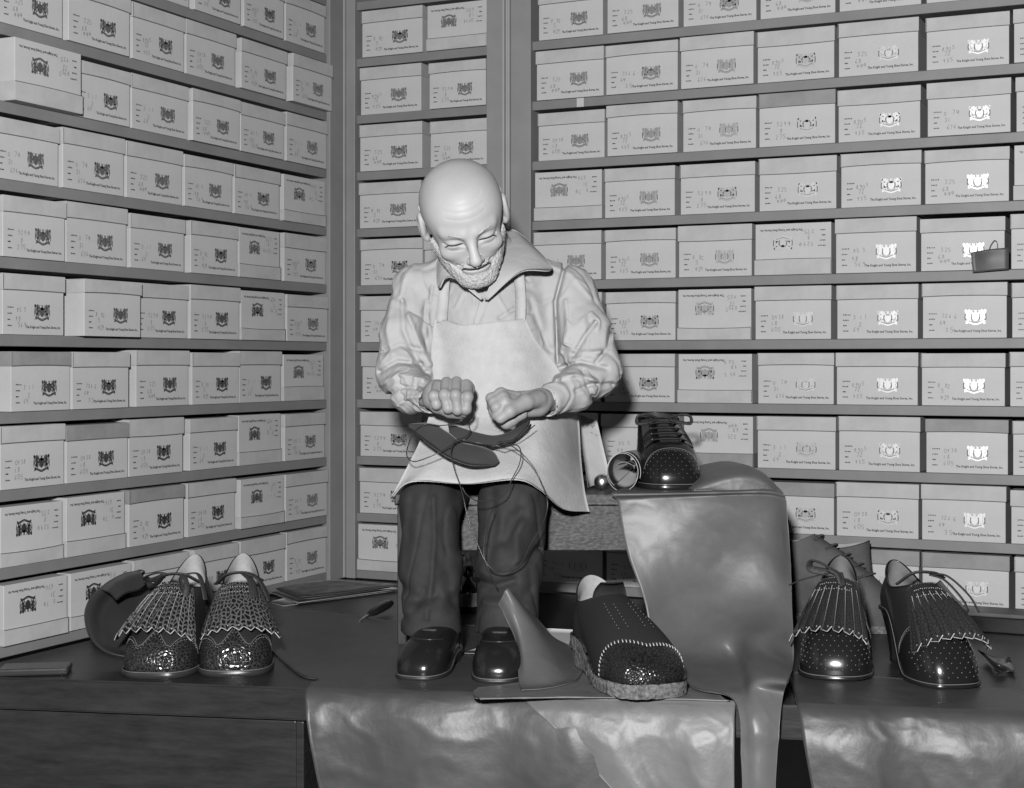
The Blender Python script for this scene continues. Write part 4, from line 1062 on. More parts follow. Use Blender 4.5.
# ================================================================== the old cobbler
M['skin'] = mat('pale_skin', .44, .5, spec=.35, vary=(18, .41, .47, 5), bump=(90, .08))
M['skin_h'] = mat('weathered_hand_skin', .30, .5, spec=.35, vary=(30, .26, .33, 5), bump=(120, .2))
M['beard'] = mat('white_stubble', .52, .8, spec=.2, bump=(260, .9, 4), bdist=.004)
M['shirt'] = mat('light_cotton_shirt', .43, .8, spec=.2, vary=(8, .40, .46), bump=(55, .35, 6), bdist=.004)
M['apron'] = mat('pale_canvas_apron', .46, .85, spec=.15, vary=(60, .42, .49, 6), bump=(240, .35), stretch=(1, 1, 1))
M['trouser'] = mat('dark_serge_trousers', .03, .75, spec=.25, vary=(30, .024, .036, 5), bump=(300, .3))
M['seam'] = mat('shirt_seam', .22, .8)
M['lash'] = mat('dark_lash', .03, .7)
per = thing('person', 'old bald bearded cobbler figure in shirt and apron, seated stitching leather', 'person', (A3(470, 470, 2.5)[0], 2.5, ZT))

HC = A3(464.5, 219.5, 2.435); HS = .80
pitch, roll, yaw = math.radians(38), math.radians(13.5), math.radians(3)
RH = np.array((Matrix.Rotation(-roll, 3, 'Y') @ Matrix.Rotation(yaw, 3, 'Z') @ Matrix.Rotation(pitch, 3, 'X')))   # nod towards the viewer, crown leaning left
def hl(P): return (P - HC) @ RH / HS
def hw(p): return HC + RH @ (np.asarray(p, float) * HS)
NECK = [A3(494, 262, 2.55), A3(490, 300, 2.58)]
def head_l(q, ears=True):
    s = np.abs(q[:, 0]); Q = np.c_[s, q[:, 1], q[:, 2]]
    d = ell_d(q, (0, .016, .038), (.0815, .089, .077))
    d = smin(d, ell_d(q, (0, -.030, .035), (.068, .060, .062)), .03)
    d = smin(d, ell_d(q, (0, -.034, -.030), (.058, .056, .076)), .03)
    d = smin(d, cap_d(Q, (.058, .004, -.040), (.020, -.064, -.088), .016, .018), .022)
    d = smin(d, ell_d(q, (0, -.074, -.090), (.024, .020, .019)), .018)
    d = smin(d, cap_d(Q, (.012, -.086, .020), (.044, -.068, .024), .010, .010), .014)      # brow
    d = smax(d, -ell_d(Q, (.031, -.101, .003), (.018, .022, .013)), .012)                   # socket
    d = smin(d, ell_d(Q, (.0315, -.0725, .001), (.0165, .0145, .0120)), .007)               # lid over the eyeball
    d = smin(d, ell_d(Q, (.042, -.062, -.024), (.020, .018, .016)), .016)                   # cheekbone
    d = smin(d, cap_d(q, (0, -.086, .014), (0, -.111, -.026), .0075, .0105), .010)          # nose
    d = smin(d, ell_d(q, (0, -.112, -.029), (.0112, .0105, .0098)), .006)
    d = smin(d, ell_d(Q, (.0115, -.102, -.031), (.0068, .009, .0066)), .005)
    d = smin(d, ell_d(q, (0, -.086, -.056), (.027, .013, .018)), .014)                      # lips
    # smile: groove between the lips, cheek folds, lid line
    z0 = -.057 + 4.2 * q[:, 0] ** 2
    d = d + .0040 * np.exp(-((q[:, 2] - z0) / .0026) ** 2) * (s < .036) * (q[:, 1] < -.05)
    d = d + .0034 * np.exp(-(cap_d(Q, (.017, -.098, -.030), (.034, -.078, -.056), 0, 0) / .0034) ** 2)
    zl = .0005 - 7 * (s - .0315) ** 2 + .06 * (s - .0315)
    d = d + .0034 * np.exp(-((q[:, 2] - zl) / .0021) ** 2) * (np.abs(s - .0325) < .0205) * (q[:, 1] < -.03)
    zb = -.0125 + 10 * (s - .0315) ** 2
    d = d + .0009 * np.exp(-((q[:, 2] - zb) / .002) ** 2) * (np.abs(s - .0315) < .015) * (q[:, 1] < -.05)
    for zf in (.055, .068, .082):                                                            # faint forehead lines
        d = d + .0006 * np.exp(-((q[:, 2] - zf - 3 * s * s) / .0025) ** 2) * (s < .04) * (q[:, 1] < -.04)
    if not ears: return d
    e = ell_d(Q, (.0850, .016, -.002), (.0090, .019, .031))
    e = smax(e, -ell_d(Q, (.0945, .012, .003), (.0065, .011, .018)), .004)
    e = smin(e, ell_d(Q, (.080, .010, -.026), (.006, .009, .010)), .006)
    d = smin(d, e, .006)
    return d
def head_f(P):
    d = head_l(hl(P)) * HS
    d = smin(d, cap_d(P, hw((0, .035, -.045)), NECK[0], .043, .042), .02)
    return smin(d, cap_d(P, NECK[0], NECK[1], .042, .05), .02)
# ---- hands, given as chains of joints in the picture's own directions
def finger(P, pts, r0, r1):
    n = len(pts); rad = np.linspace(r0, r1, n); return chain_d(P, pts, rad, .005)
HA = dict(
 wrist=[A3(425, 395, 2.40), A3(437, 392, 2.375)],
 palm=[(A3(437, 390, 2.365), A3(466, 389, 2.352), .0150, .0140), (A3(434, 396, 2.372), A3(462, 397, 2.364), .0145, .0125)],
 f=[[A3(437.5, 386, 2.352), A3(433.8, 396, 2.330), A3(436.5, 404.5, 2.332), A3(441, 407, 2.345)],
    [A3(446.5, 382.5, 2.348), A3(444.5, 395, 2.322), A3(448, 408, 2.322), A3(452, 411, 2.337)],
    [A3(456.5, 382, 2.346), A3(455.5, 395.5, 2.318), A3(457.5, 409.5, 2.318), A3(460.5, 413, 2.334)],
    [A3(466.5, 385, 2.348), A3(467.5, 397, 2.322), A3(466, 409, 2.322), A3(464.5, 413.5, 2.33)]],
 t=[A3(432, 401, 2.372), A3(438, 405.5, 2.356), A3(450, 411.5, 2.345), A3(461, 414.5, 2.342)])
HB = dict(
 wrist=[A3(556, 400, 2.41), A3(541, 400, 2.385)],
 palm=[(A3(541, 400, 2.378), A3(514, 401, 2.366), .0160, .0150), (A3(538, 407, 2.374), A3(514, 410, 2.366), .0145, .0130)],
 f=[[A3(517, 397, 2.352), A3(501, 393.5, 2.338), A3(491.5, 398.5, 2.334), A3(492, 407, 2.338), A3(498, 411.5, 2.345)],
    [A3(516, 401, 2.346), A3(503, 397.5, 2.330), A3(494.0, 402.5, 2.327), A3(493.5, 411.5, 2.331), A3(499.5, 415.5, 2.34)],
    [A3(516, 405, 2.342), A3(505, 401.5, 2.325), A3(496.5, 407, 2.321), A3(496.5, 415.5, 2.326), A3(503, 419, 2.337)],
    [A3(522, 414, 2.352), A3(512, 420, 2.345), A3(506, 423.5, 2.345), A3(512, 426, 2.352)]],
 t=[A3(538, 399, 2.362), A3(526, 402, 2.338), A3(510, 411, 2.318), A3(500.5, 418.5, 2.318)])
def hand_f(P, h, rt):
    d = cap_d(P, h['wrist'][0], h['wrist'][1], .0165, .0165)
    for a, b, ra, rb_ in h['palm']: d = smin(d, cap_d(P, a, b, ra, rb_), .012)
    for i, q in enumerate(h['f']):
        r = (.0080, .0062) if i != 0 or rt else (.0074, .0058)
        d = smin(d, finger(P, q, r[0] + .0008, r[1]), .0028)
        for k in (1, 2): d = smin(d, np.linalg.norm(P - q[k], axis=1) - (r[0] - .0002), .004)
    d = smin(d, chain_d(P, h['t'], (.0135, .0120, .0098, .0078), .004), .006)
    return d
def ext(h): 
    a = np.array(h['wrist'] + [p for q in h['f'] for p in q] + h['t']); return a.min(0) - .01, a.max(0) + .01
SH_L, EL_L = A3(419, 292, 2.565), A3(402, 372, 2.50)
SH_R, EL_R = A3(568, 294, 2.565), A3(594, 370, 2.50)
HIP_L, HIP_R = A3(455, 470, 2.58), A3(520, 470, 2.58)
KN_L, KN_R = A3(431, 506, 2.385), A3(513, 504, 2.385)
AN_L, AN_R = A3(430, 636, 2.315), A3(503, 634, 2.305)
PEL, CHE, UCH = A3(488, 455, 2.62), A3(492, 350, 2.60), A3(492, 300, 2.585)
eL, eR = ext(HA), ext(HB)
def body_f(P):
    d = masked(P, hw((-.1, -.1, -.12)).clip(-9, 9) * 0 + HC - .13, HC + .16, head_f, .05, .03)
    core = lambda Q: smin(smin(smin(chain_d(Q, [UCH, CHE, PEL], (.06, .07, .07), .02), cap_d(Q, UCH, SH_L, .04, .03), .03), cap_d(Q, UCH, SH_R, .04, .03), .03), cap_d(Q, UCH, NECK[0], .045, .04), .02)
    d = smin(d, core(P), .015)
    for sh, el, wr in ((SH_L, EL_L, HA['wrist'][0]), (SH_R, EL_R, HB['wrist'][0])):
        d = smin(d, chain_d(P, [sh, el, wr], (.028, .022, .0165), .008), .01)
    for hp, kn, an in ((HIP_L, KN_L, AN_L), (HIP_R, KN_R, AN_R)):
        d = smin(d, chain_d(P, [PEL, hp, kn, an, an + np.array((0, -.05, -.028))], (.05, .032, .026, .018, .014), .01), .01)
    d = smax(d, np.minimum(BZ + .004 - P[:, 2], P[:, 1] - BY + .008), .004)
    d = smin(d, masked(P, *eL, lambda Q: hand_f(Q, HA, 0), .05, .02), .004)
    d = smin(d, masked(P, *eR, lambda Q: hand_f(Q, HB, 1), .05, .02), .004)
    return d
V, F_ = mesh_sdf(body_f, (-.235, 2.12, ZT + .02), (.20, 2.72, .78), .0017)
bo2 = fast_obj('body', V, F_, M['skin'], per)
bo2.data.materials.append(M['skin_h'])
cen = V[F_].mean(1); bo2.data.polygons.foreach_set('material_index', ((cen[:, 1] < 2.415) & (cen[:, 2] > .325) & (cen[:, 2] < .44)).astype(np.int32))
# eyelash lines (looking down)
for sg in (-1, 1):
    P = np.array([hw((sg * x, -.078, -.0002 - 7 * (x - .0315) ** 2 + .06 * (x - .0315))) for x in np.linspace(.0130, .0525, 12)])
    for _ in range(8):
        g = grad(head_f, P); P = P - head_f(P)[:, None] * g * .8
    P = P + grad(head_f, P) * .0006
    v, f = tube_geo(P, np.array([.0005, .0009, .0013, .0014, .0015, .0015, .0015, .0015, .0014, .0013, .001, .0005]), 6); mesh_obj('eyelashes', v, f, M['lash'], per)
    P = np.array([hw((sg * x, -.088, .0215 + .004 * math.sin((x - .012) * 70))) for x in np.linspace(.012, .047, 10)])
    for _ in range(8):
        g = grad(head_f, P); P = P - head_f(P)[:, None] * g * .8
    v, f = tube_geo(P, np.array([.0012, .002, .0024, .0026, .0026, .0024, .0022, .002, .0016, .001]), 6, flat=.6); mesh_obj('eyebrow', v, f, M['beard'], per)
P = np.array([hw((x, -.09, -.0575 + 4.2 * x * x)) for x in np.linspace(-.034, .034, 16)])
for _ in range(10):
    g = grad(head_f, P); P = P - head_f(P)[:, None] * g * .8
P = P + grad(head_f, P) * .0008
v, f = tube_geo(P, np.r_[.0005, np.full(14, .0014), .0005], 6); mesh_obj('mouth_line', v, f, M['lash'], per)
# short white beard and moustache: a thin furry shell over chin, jaw and upper lip
def beard_f(P):
    q = hl(P); s = np.abs(q[:, 0])
    lower = q[:, 2] - (-.060 + .55 * np.maximum(0, s - .022) * (1 + 14 * np.maximum(0, s - .022)))     # below this line
    chin = smax(lower, q[:, 1] - .012, .004)
    mo = smax(np.abs(q[:, 2] + .0465 + .16 * s) - .0085 + .06 * s, s - .034, .004)
    mo = smax(mo, q[:, 1] + .07, .004)
    reg = np.minimum(chin, mo) * HS
    lip = -(np.abs(q[:, 2] - (-.057 + 4.2 * q[:, 0] ** 2)) - .0038) * HS
    dep0 = np.clip(-np.minimum(chin * HS / .018, mo * HS / .0035), 0, 1)
    reg = smax(reg, np.where(s < .036, lip, -.05), .002)
    dep = np.minimum(np.clip(-lip / .003, 0, 1) * (s < .036) + (s >= .036), dep0); dep = dep * dep * (3 - 2 * dep)
    fur = .0010 * vnoise(q, 700, 3) + .0011 * vnoise(q * (1, 1, .35), 420, 5)
    shell = head_l(q, False) * HS - (.0032 + fur) * dep + .0012 * (1 - dep)
    return smax(smax(shell, reg - .001, .001), (-.112 - q[:, 2]) * HS, .006)
V, F_ = mesh_sdf(beard_f, HC - .125, HC + .125, .0016, newton=1)
fast_obj('beard', V, F_, M['beard'], per)
def hair_f(P):
    q = hl(P); s = np.abs(q[:, 0])
    reg = smax(-(q[:, 1] - .002 - .35 * np.maximum(0, q[:, 2])), q[:, 2] - .050 + .3 * np.maximum(0, q[:, 1]), .006)
    reg = smax(reg, -q[:, 2] - .045, .004)
    ear_ = ell_d(np.c_[s, q[:, 1], q[:, 2]], (.080, .014, -.002), (.014, .021, .032)); reg = smax(reg, -ear_, .003) * HS
    sk = ell_d(q, (0, .016, .038), (.0815, .089, .077)); sk = smin(sk, ell_d(q, (0, -.034, -.030), (.058, .056, .076)), .03)
    return smax(sk * HS - .0028 - .0010 * vnoise(q * (1, 1, .4), 500, 9), reg, .006)
V, F_ = mesh_sdf(hair_f, HC - .125, HC + .13, .002)
fast_obj('hair', V, F_, M['beard'], per)

# ---- shirt
CUF_L, CUF_R = A3(429, 398, 2.392), A3(549, 401, 2.40)
shirt_cr = [
 ([(389, 300), (386, 330), (392, 352)], .006, -.003), ([(400, 300), (403, 330), (412, 352), (425, 372)], .005, .005), ([(408, 315), (420, 345), (430, 365)], .004, -.003),
 ([(383, 352), (400, 345), (420, 350)], .005, .004), ([(380, 372), (398, 362), (420, 364)], .0045, .005), ([(382, 384), (400, 374), (426, 378)], .0045, -.004), ([(388, 396), (404, 386), (424, 388)], .004, .004),
 ([(400, 405), (412, 396), (424, 395)], .0035, -.003), ([(424, 300), (421, 330), (426, 352)], .004, .0035),
 ([(566, 262), (556, 300), (557, 330), (558, 362)], .0035, .007), ([(566, 300), (568, 330), (560, 352)], .004, -.003),
 ([(574, 355), (586, 335), (596, 322)], .004, .005), ([(596, 362), (608, 348), (612, 328)], .004, .005), ([(566, 345), (580, 352), (600, 352)], .004, -.0035),
 ([(560, 368), (580, 362), (606, 368)], .0045, .005), ([(556, 378), (575, 374), (600, 382)], .004, -.004), ([(575, 390), (590, 384), (612, 384)], .004, .004), ([(582, 370), (586, 385), (592, 398)], .004, .004),
 ([(530, 300), (540, 330), (552, 352)], .005, .003), ([(500, 318), (515, 308), (530, 312)], .004, .003), ([(478, 300), (474, 316), (472, 330)], .0025, .003),
 ([(550, 262), (572, 272), (592, 296)], .004, -.002), ([(410, 262), (400, 280), (396, 300)], .004, -.002), ([(430, 285), (428, 300)], .003, .003)]
def torso_f(P):
    d = chain_d(P, [A3(492, 284, 2.565), A3(492, 330, 2.555), A3(494, 395, 2.55), A3(491, 440, 2.56)], (.072, .086, .092, .086), .03)
    return smin(d, ell_d(P, A3(491, 322, 2.57), (.120, .075, .095)), .03)
def shirt_f(P):
    d = torso_f(P)
    for sg, sh in ((-1, SH_L), (1, SH_R)):
        d = smin(d, cap_d(P, A3(492 + sg * 16, 266, 2.575), sh + np.array((0, 0, .002)), .034, .041), .03)
    d = smin(d, chain_d(P, [SH_L, A3(405, 335, 2.52), EL_L], (.043, .039, .042), .012), .014)
    d = smin(d, chain_d(P, [EL_L, A3(412, 392, 2.44), CUF_L], (.040, .032, .0225), .012), .012)
    d = smin(d, chain_d(P, [SH_R, A3(586, 335, 2.52), EL_R], (.044, .043, .045), .012), .022)
    d = smin(d, chain_d(P, [EL_R, A3(574, 390, 2.45), CUF_R], (.040, .033, .0235), .012), .012)
    d = smin(d, cap_d(P, A3(545, 335, 2.57), A3(553, 392, 2.55), .05, .048), .02); d = smin(d, cap_d(P, A3(437, 335, 2.57), A3(428, 390, 2.54), .048, .050), .02)
    d = smin(d, ell_d(P, A3(421, 363, 2.505), (.022, .03, .03)), .015)
    # cuffs
    for c, k in ((CUF_L, EL_L), (CUF_R, EL_R)):
        ax = (np.asarray(c) - k); ax /= np.linalg.norm(ax); d = smin(d, cap_d(P, c - ax * .018, c - ax * .001, .0235, .0238), .0025)
    d = d + 1.35 * creases(P, shirt_cr, 2.47) + .0018 * vnoise(P, 70, 2) + .0010 * vnoise(P, 150, 4) + .0024 * np.exp(-(vnoise(P, 34, 31) / .055) ** 2) - .0016 * np.exp(-(vnoise(P, 48, 33) / .08) ** 2)
    # open neck
    nk = smin(cap_d(P, A3(492, 240, 2.50), A3(486, 290, 2.47), .040, .012), cap_d(P, NECK[0] + np.array((0, 0, .03)), NECK[0] + np.array((0, -.03, .05)), .046, .046), .02)
    d = smax(d, -nk, .006)
    # open sleeve ends
    for c, k in ((CUF_L, EL_L), (CUF_R, EL_R)):
        ax = (np.asarray(c) - k); ax /= np.linalg.norm(ax); d = smax(d, -cap_d(P, c - ax * .008, c + ax * .03, .0195, .0205), .002)
    return smax(d, A3(480, 462, 2.5)[2] - P[:, 2], .01)
V, F_ = mesh_sdf(shirt_f, (-.25, 2.34, .24), (.18, 2.70, .66), .0024, extra=.01)
sho = fast_obj('shirt', V, F_, M['shirt'], per)
def push(G, f, off, it=3):
    """lay a sheet on a surface: points below its offset are pushed out"""
    sh = G.shape; P = G.reshape(-1, 3)
    for _ in range(it):
        d = f(P); k = d < off
        if not k.any(): break
        g = grad(f, P[k]); P[k] += g * (off - d[k])[:, None]
    return P.reshape(sh)
def drapeon(G, f, off, it=6):
    sh = G.shape; P = G.reshape(-1, 3).copy()
    for _ in range(it): d = f(P); g = grad(f, P); P -= g * np.clip(d - off, -.01, .01)[:, None]
    return P.reshape(sh)
# collar flaps
right_c = [[A3(500, 231, 2.575), A3(505, 246, 2.515), A3(497, 270, 2.462), A3(484, 299, 2.447)],
           [A3(513, 230, 2.572), A3(526, 249, 2.505), A3(509, 271, 2.455), A3(486, 299.5, 2.446)],
           [A3(524, 237, 2.575), A3(552, 268.5, 2.478), A3(521, 272, 2.45), A3(488, 300, 2.446)]]
left_c = [[A3(450, 244, 2.545), A3(447, 256, 2.488), A3(460, 277, 2.452), A3(483, 298, 2.447)],
          [A3(441, 252, 2.525), A3(442, 271, 2.472), A3(456, 279, 2.448), A3(482, 299, 2.446)],
          [A3(436, 262, 2.515), A3(438.5, 288, 2.462), A3(450, 276, 2.448), A3(481, 300, 2.446)]]
for cn in (right_c, left_c):
    G = surf(cn, 6, 8); G = push(G, shirt_f, .004); sheet('collar', G, M['shirt'], per, .0022)
# placket and seams
def seam(px, Y, off=.0012, r=.0006, m=None, nm='seam'):
    P = catmull([A3(u, v, Y) for u, v in px], 6)
    P = drapeon(P[:, None, :], shirt_f, off, 10)[:, 0]
    v, f = tube_geo(P, r, 5); mesh_obj(nm, v, f, m or M['seam'], sho, True)
def shirt_child_fix(): pass
# ---- trousers
trou_cr = [
 ([(432, 500), (434, 540), (432, 580), (428, 615)], .003, -.004), ([(452, 490), (456, 520), (460, 552)], .005, .005), ([(410, 500), (407, 530), (405, 570)], .005, .003),
 ([(402, 590), (418, 600), (436, 596)], .006, .005), ([(410, 612), (430, 604), (452, 590)], .005, -.004), ([(404, 618), (416, 608), (424, 590)], .004, .005), ([(440, 560), (448, 580), (452, 606)], .006, .004),
 ([(492, 495), (495, 530), (490, 560)], .005, .005), ([(505, 540), (512, 522), (520, 515)], .007, .008), ([(518, 560), (516, 535), (522, 525)], .005, -.005), ([(540, 500), (538, 530), (528, 560)], .006, .004),
 ([(482, 572), (494, 576), (508, 570)], .005, -.006), ([(480, 584), (496, 586), (514, 580)], .004, .007), ([(484, 600), (498, 600), (512, 592)], .004, -.005), ([(520, 566), (530, 560), (538, 552)], .004, .007), ([(528, 590), (522, 600), (516, 615)], .005, .004)]
def trou_f(P):
    d = ell_d(P, A3(488, 470, 2.60), (.105, .085, .075))
    legs = None
    for hp, kn, hem, r in ((HIP_L, KN_L, A3(431, 630, 2.318), (.052, .047, .0475, .044)), (HIP_R, KN_R, A3(506, 630, 2.308), (.055, .053, .050, .045))):
        mid = (np.asarray(kn) * .5 + np.asarray(hem) * .5)
        q = chain_d(P, [hp, kn, mid, hem], r, .014); q = smin(q, cap_d(P, hem + np.array((0, .001, .018)), hem + np.array((0, 0, -.001)), r[3] + .0025, r[3] + .0025), .002)
        zc = hem[2] - .004; q = smax(q, zc - P[:, 2], .003)
        q = smax(q, -cap_d(P, hem + np.array((0, 0, -.022)), hem + np.array((0, 0, -.06)), r[3] - .007, r[3] - .004), .003)
        legs = q if legs is None else np.minimum(legs, q)
    d = smin(d, legs, .012)
    d = d + .9 * creases(P, [(p, w * 1.5, h) for p, w, h in trou_cr], 2.30) + .0022 * vnoise(P, 45, 12) + .001 * vnoise(P, 110, 14) + .0018 * np.exp(-(vnoise(P * (1, 1, .55), 38, 41) / .12) ** 2)
    d = smax(d, np.minimum(BZ + .0015 - P[:, 2], P[:, 1] - BY + .006), .002)
    return smax(d, P[:, 2] - A3(480, 445, 2.5)[2], .006)
V, F_ = mesh_sdf(trou_f, (-.24, 2.20, ZT + .005), (.16, 2.72, .34), .0026, extra=.012)
fast_obj('trousers', V, F_, M['trouser'], per)
both = lambda P: np.minimum(shirt_f(P), trou_f(P))
def hands_f(P): return np.minimum(hand_f(P, HA, 0), hand_f(P, HB, 1))

# ---- apron: bib, straps and skirt
bib = [[A3(434.5, 318, 2.47), A3(450, 321, 2.47), A3(465, 325, 2.47), A3(495, 322, 2.47), A3(512, 320, 2.47), A3(525, 318.5, 2.47)],
       [A3(430.5, 340, 2.46), A3(448, 341, 2.46), A3(466, 342, 2.46), A3(497, 341, 2.46), A3(518, 340, 2.46), A3(536, 340, 2.465)],
       [A3(430, 362, 2.455), A3(448, 363, 2.455), A3(468, 364, 2.455), A3(500, 364, 2.455), A3(530, 364, 2.455), A3(556, 365, 2.465)],
       [A3(433, 384, 2.45), A3(450, 385, 2.45), A3(472, 386, 2.45), A3(505, 386, 2.45), A3(540, 386, 2.452), A3(566, 386, 2.47)],
       [A3(433, 402, 2.45), A3(450, 404, 2.45), A3(474, 405, 2.45), A3(508, 405, 2.45), A3(545, 404, 2.452), A3(575, 404, 2.48)]]
def cast(G, fn, off, y0=2.38, y1=.03):
    """let the cloth settle straight back onto the figure (moves along Y only)"""
    sh = G.shape; P = G.reshape(-1, 3).copy(); nom = P[:, 1].copy(); P[:, 1] = y0
    for _ in range(40):
        P[:, 1] = np.minimum(P[:, 1] + np.maximum(fn(P) - off, 0) * .85, nom + y1)
    return P.reshape(sh)
def yblur(G, n):
    for _ in range(n):
        y = G[:, :, 1]; p = np.pad(y, 1, mode='edge'); G[:, :, 1] = .4 * y + .15 * (p[2:, 1:-1] + p[:-2, 1:-1] + p[1:-1, 2:] + p[1:-1, :-2])
    return G
G = yblur(cast(surf(bib, 9, 9), torso_f, .009), 10)
G[:, :, 1] += (.0018 * vnoise(G.reshape(-1, 3), 55, 21) + .0008 * vnoise(G.reshape(-1, 3), 120, 23)).reshape(G.shape[:2])
ap = sheet('apron', G, M['apron'], per, .0022)
def strap_on(px, w_):
    L_ = []
    for u, v in catmull([(a, b) for a, b in px], 6):
        L_.append([A3(u - w_ / 2, v, 2.46), A3(u, v, 2.46), A3(u + w_ / 2, v, 2.46)])
    Gs = yblur(cast(np.array(L_, float), torso_f, .008), 6)
    return Gs
for px in ([(441, 322), (442, 305), (443, 288), (444, 272)], [(520, 322), (520.5, 305), (520, 290), (519, 274)]):
    mesh = strap_on(px, 10.5); sheet('apron_strap', mesh, M['apron'], per, .002)
sk = [[(433, 398, 2.448), (452, 400, 2.445), (480, 402, 2.445), (508, 402, 2.445), (535, 401, 2.435), (558, 402, 2.475), (577, 408, 2.56)],
      [(428, 420, 2.435), (450, 420, 2.430), (478, 421, 2.43), (506, 421, 2.43), (536, 424, 2.41), (560, 427, 2.46), (579, 430, 2.55)],
      [(419, 444, 2.40), (446, 442, 2.385), (476, 443, 2.388), (508, 442, 2.385), (538, 445, 2.375), (562, 450, 2.43), (580, 452, 2.53)],
      [(408, 466, 2.365), (436, 463, 2.345), (472, 465, 2.35), (510, 462, 2.335), (540, 467, 2.35), (563, 475, 2.405), (582, 474, 2.49)],
      [(398, 486, 2.352), (422, 476, 2.325), (468, 478, 2.322), (514, 474, 2.308), (541, 482, 2.335), (563, 494, 2.385), (585, 495, 2.455)],
      [(391, 498, 2.355), (412, 481.5, 2.322), (467, 484, 2.314), (517, 479.5, 2.300), (541, 490.5, 2.33), (563, 509, 2.385), (589, 512, 2.450)]]
G = surf([[A3(*p) for p in r] for r in sk], 8, 8)
G = push(G, both, .004)
for _ in range(6):
    G[1:-1, 1:-1] = .5 * G[1:-1, 1:-1] + .125 * (G[2:, 1:-1] + G[:-2, 1:-1] + G[1:-1, 2:] + G[1:-1, :-2])
G = push(G, both, .003)
G[:, :, 1] += (.002 * vnoise(G.reshape(-1, 3), 40, 22) + .001 * vnoise(G.reshape(-1, 3), 90, 25)).reshape(G.shape[:2])
sheet('apron_skirt', G, M['apron'], per, .0022)

# ---- his shoes
def man_shoe(toe, th, L, nm):
    c = Vector(toe) - Vector((math.sin(th), -math.cos(th), 0)) * (L / 2)
    r = bpy.data.objects.new('tmp_root', None); r.matrix_basis = Matrix.Translation((c.x, c.y, toe[2] + .0003)) @ Matrix.Rotation(th, 4, 'Z')
    COL.objects.link(r)
    before = set(bpy.data.objects)
    s = Shoe(r, L, .072, .030, .012, .066, .062, .068, .028, rise=.012, sole=.006, toe_pt=1.0)
    s.upper(M['calf'], M['insole'], 'shoe'); s.soleobj(M['calf_s'], .0025); s.heel(M['calf_s'], .012, .2)
    s.cap(lambda x, y, z: y + .047 + 2.0 * x * x, M['calf'], 'toe_cap', edge=False)
    P = [s.samp(j, .62 * (s.ns - 1), .0006) for j in np.linspace(-10, 10, 20)]; v, f = tube_geo(P, .0007, 5); s.obj('seam', v, f, M['solee'])
    P = [s.samp(j, .80 * (s.ns - 1), .0016) for j in np.linspace(-4, 4, 10)]; v, f = tube_geo(P, .0022, 6); s.obj('lace', v, f, M['lace'])
    new = [o for o in bpy.data.objects if o not in before]
    main = next(o for o in new if o.name.split('.')[0] == 'shoe')
    W_ = r.matrix_basis.copy()
    for o in new:
        if o is not main: o.parent = main
    main.parent = per; main.matrix_basis = per.matrix_basis.inverted() @ W_
    bpy.data.objects.remove(r)
man_shoe(on(414, 681, ZT + .002), math.radians(-13), .19, 'left')
man_shoe(on(496, 684, ZT + .002), math.radians(-3), .185, 'right')

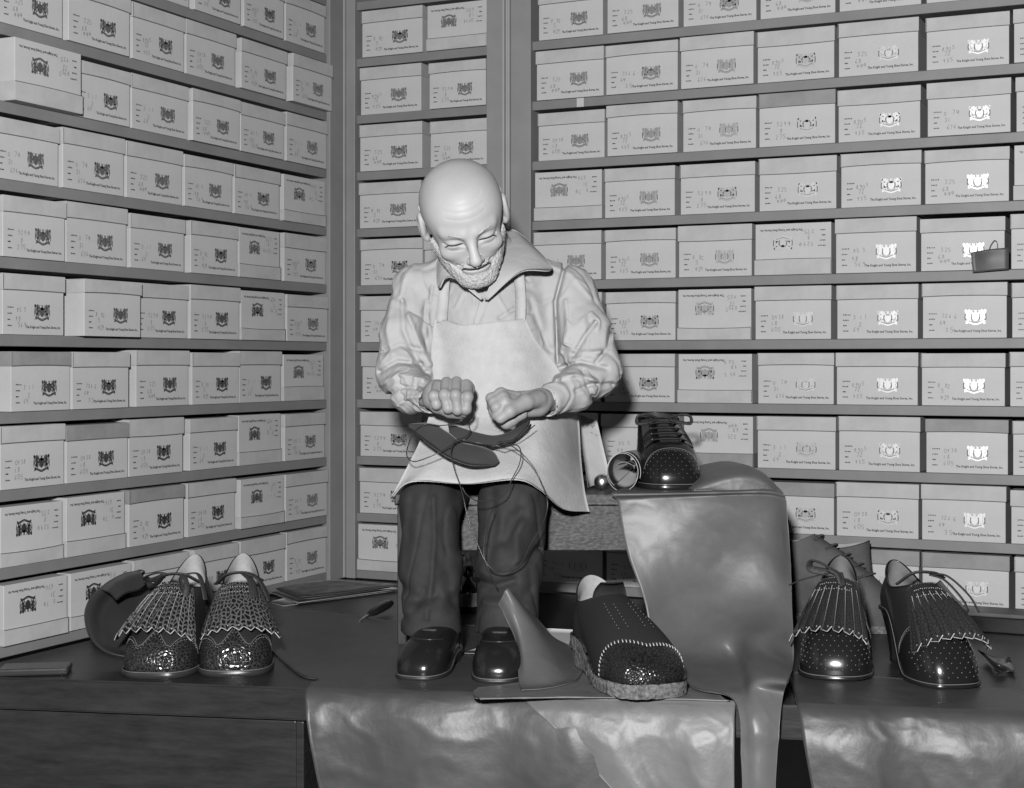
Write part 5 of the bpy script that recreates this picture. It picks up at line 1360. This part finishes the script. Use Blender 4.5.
# ================================================================== the work in his hands
lf = [[(408, 424.5, 2.335), (409, 425.5, 2.334), (410, 427, 2.333)],
      [(432, 424, 2.335), (425, 431, 2.325), (422, 438, 2.315)],
      [(447, 432, 2.335), (442, 441, 2.32), (436, 449, 2.305)],
      [(462, 443, 2.33), (456, 450, 2.315), (450, 458, 2.30)],
      [(480, 447, 2.325), (474, 455, 2.31), (468, 464.5, 2.295)],
      [(493, 452, 2.32), (488, 459, 2.31), (483, 465.5, 2.298)],
      [(499, 461, 2.315), (498, 463, 2.313), (495, 465, 2.308)]]
G = surf([[A3(*p) for p in r] for r in lf], 6, 5)
so_ = sheet('shoe_sole', G, M['hide'], None, .0035); tag(so_, 'dark leather sole being stitched across the cobbler\'s lap', 'shoe sole')
up = [[(448, 424, 2.355), (449, 429, 2.345), (450, 434, 2.338)],
      [(462, 428, 2.35), (461, 435, 2.340), (460, 441, 2.332)],
      [(478, 433, 2.35), (476, 439, 2.34), (473, 444, 2.33)],
      [(494, 436, 2.35), (492, 441, 2.34), (489, 446, 2.33)],
      [(508, 433, 2.352), (507, 438, 2.343), (505, 444, 2.335)],
      [(520, 427, 2.36), (519, 432, 2.35), (516, 438, 2.342)],
      [(530, 421, 2.37), (529, 424, 2.36), (527, 428, 2.352)]]
G = surf([[A3(*p) for p in r] for r in up], 6, 5)
up_ = sheet('shoe_upper', G, M['hide'], None, .0030); tag(up_, 'curved strip of dark leather upper held under the cobbler\'s hands', 'shoe upper')
def thread(px, label, nm='waxed_thread'):
    P = catmull([A3(*p) for p in px], 7); v, f = tube_geo(P, .00085, 6)
    o = mesh_obj(nm, v, f, M['strap']); tag(o, label, 'thread')
thread([(470, 413, 2.325), (462, 420, 2.315), (452, 424, 2.318), (440, 425.5, 2.32), (425, 424.5, 2.325), (414, 432, 2.318), (408, 446, 2.305), (407, 456, 2.295), (413, 461.5, 2.288), (424, 459, 2.284), (440, 452, 2.286), (452, 445, 2.295), (462, 440, 2.308), (478, 443, 2.305), (496, 445.5, 2.308), (503, 448, 2.306), (510, 444.5, 2.30), (518, 446, 2.296), (521, 453, 2.29), (519, 465, 2.284), (512, 479, 2.278), (505, 494, 2.27), (492, 500, 2.262), (478, 501, 2.256), (467, 495, 2.252), (462, 487, 2.252)],
       'dark waxed thread looping left of the sole and under the right hand')
thread([(474, 408, 2.322), (473, 418, 2.312), (469, 424, 2.312), (470, 431, 2.318), (465, 437, 2.31), (455, 441, 2.298), (451, 452, 2.286), (454, 468, 2.278), (459, 482, 2.272), (463, 496, 2.262), (468, 518, 2.255), (478, 545, 2.25), (488, 568, 2.245), (497, 588, 2.246)],
       'dark waxed thread hanging straight down between the cobbler\'s knees')
thread([(535, 425, 2.335), (524, 434, 2.325), (512, 440, 2.315), (498, 442, 2.306), (508, 444, 2.30), (520, 452, 2.29), (533, 466, 2.285), (541, 482, 2.282), (547, 498, 2.29), (546, 515, 2.285), (538, 532, 2.27), (530, 545, 2.262), (522, 562, 2.25), (508, 571, 2.243), (494, 570, 2.238), (485, 560, 2.24), (484, 545, 2.246), (487, 525, 2.256), (493, 508, 2.268)],
       'dark waxed thread curving over the apron and down the trouser leg')
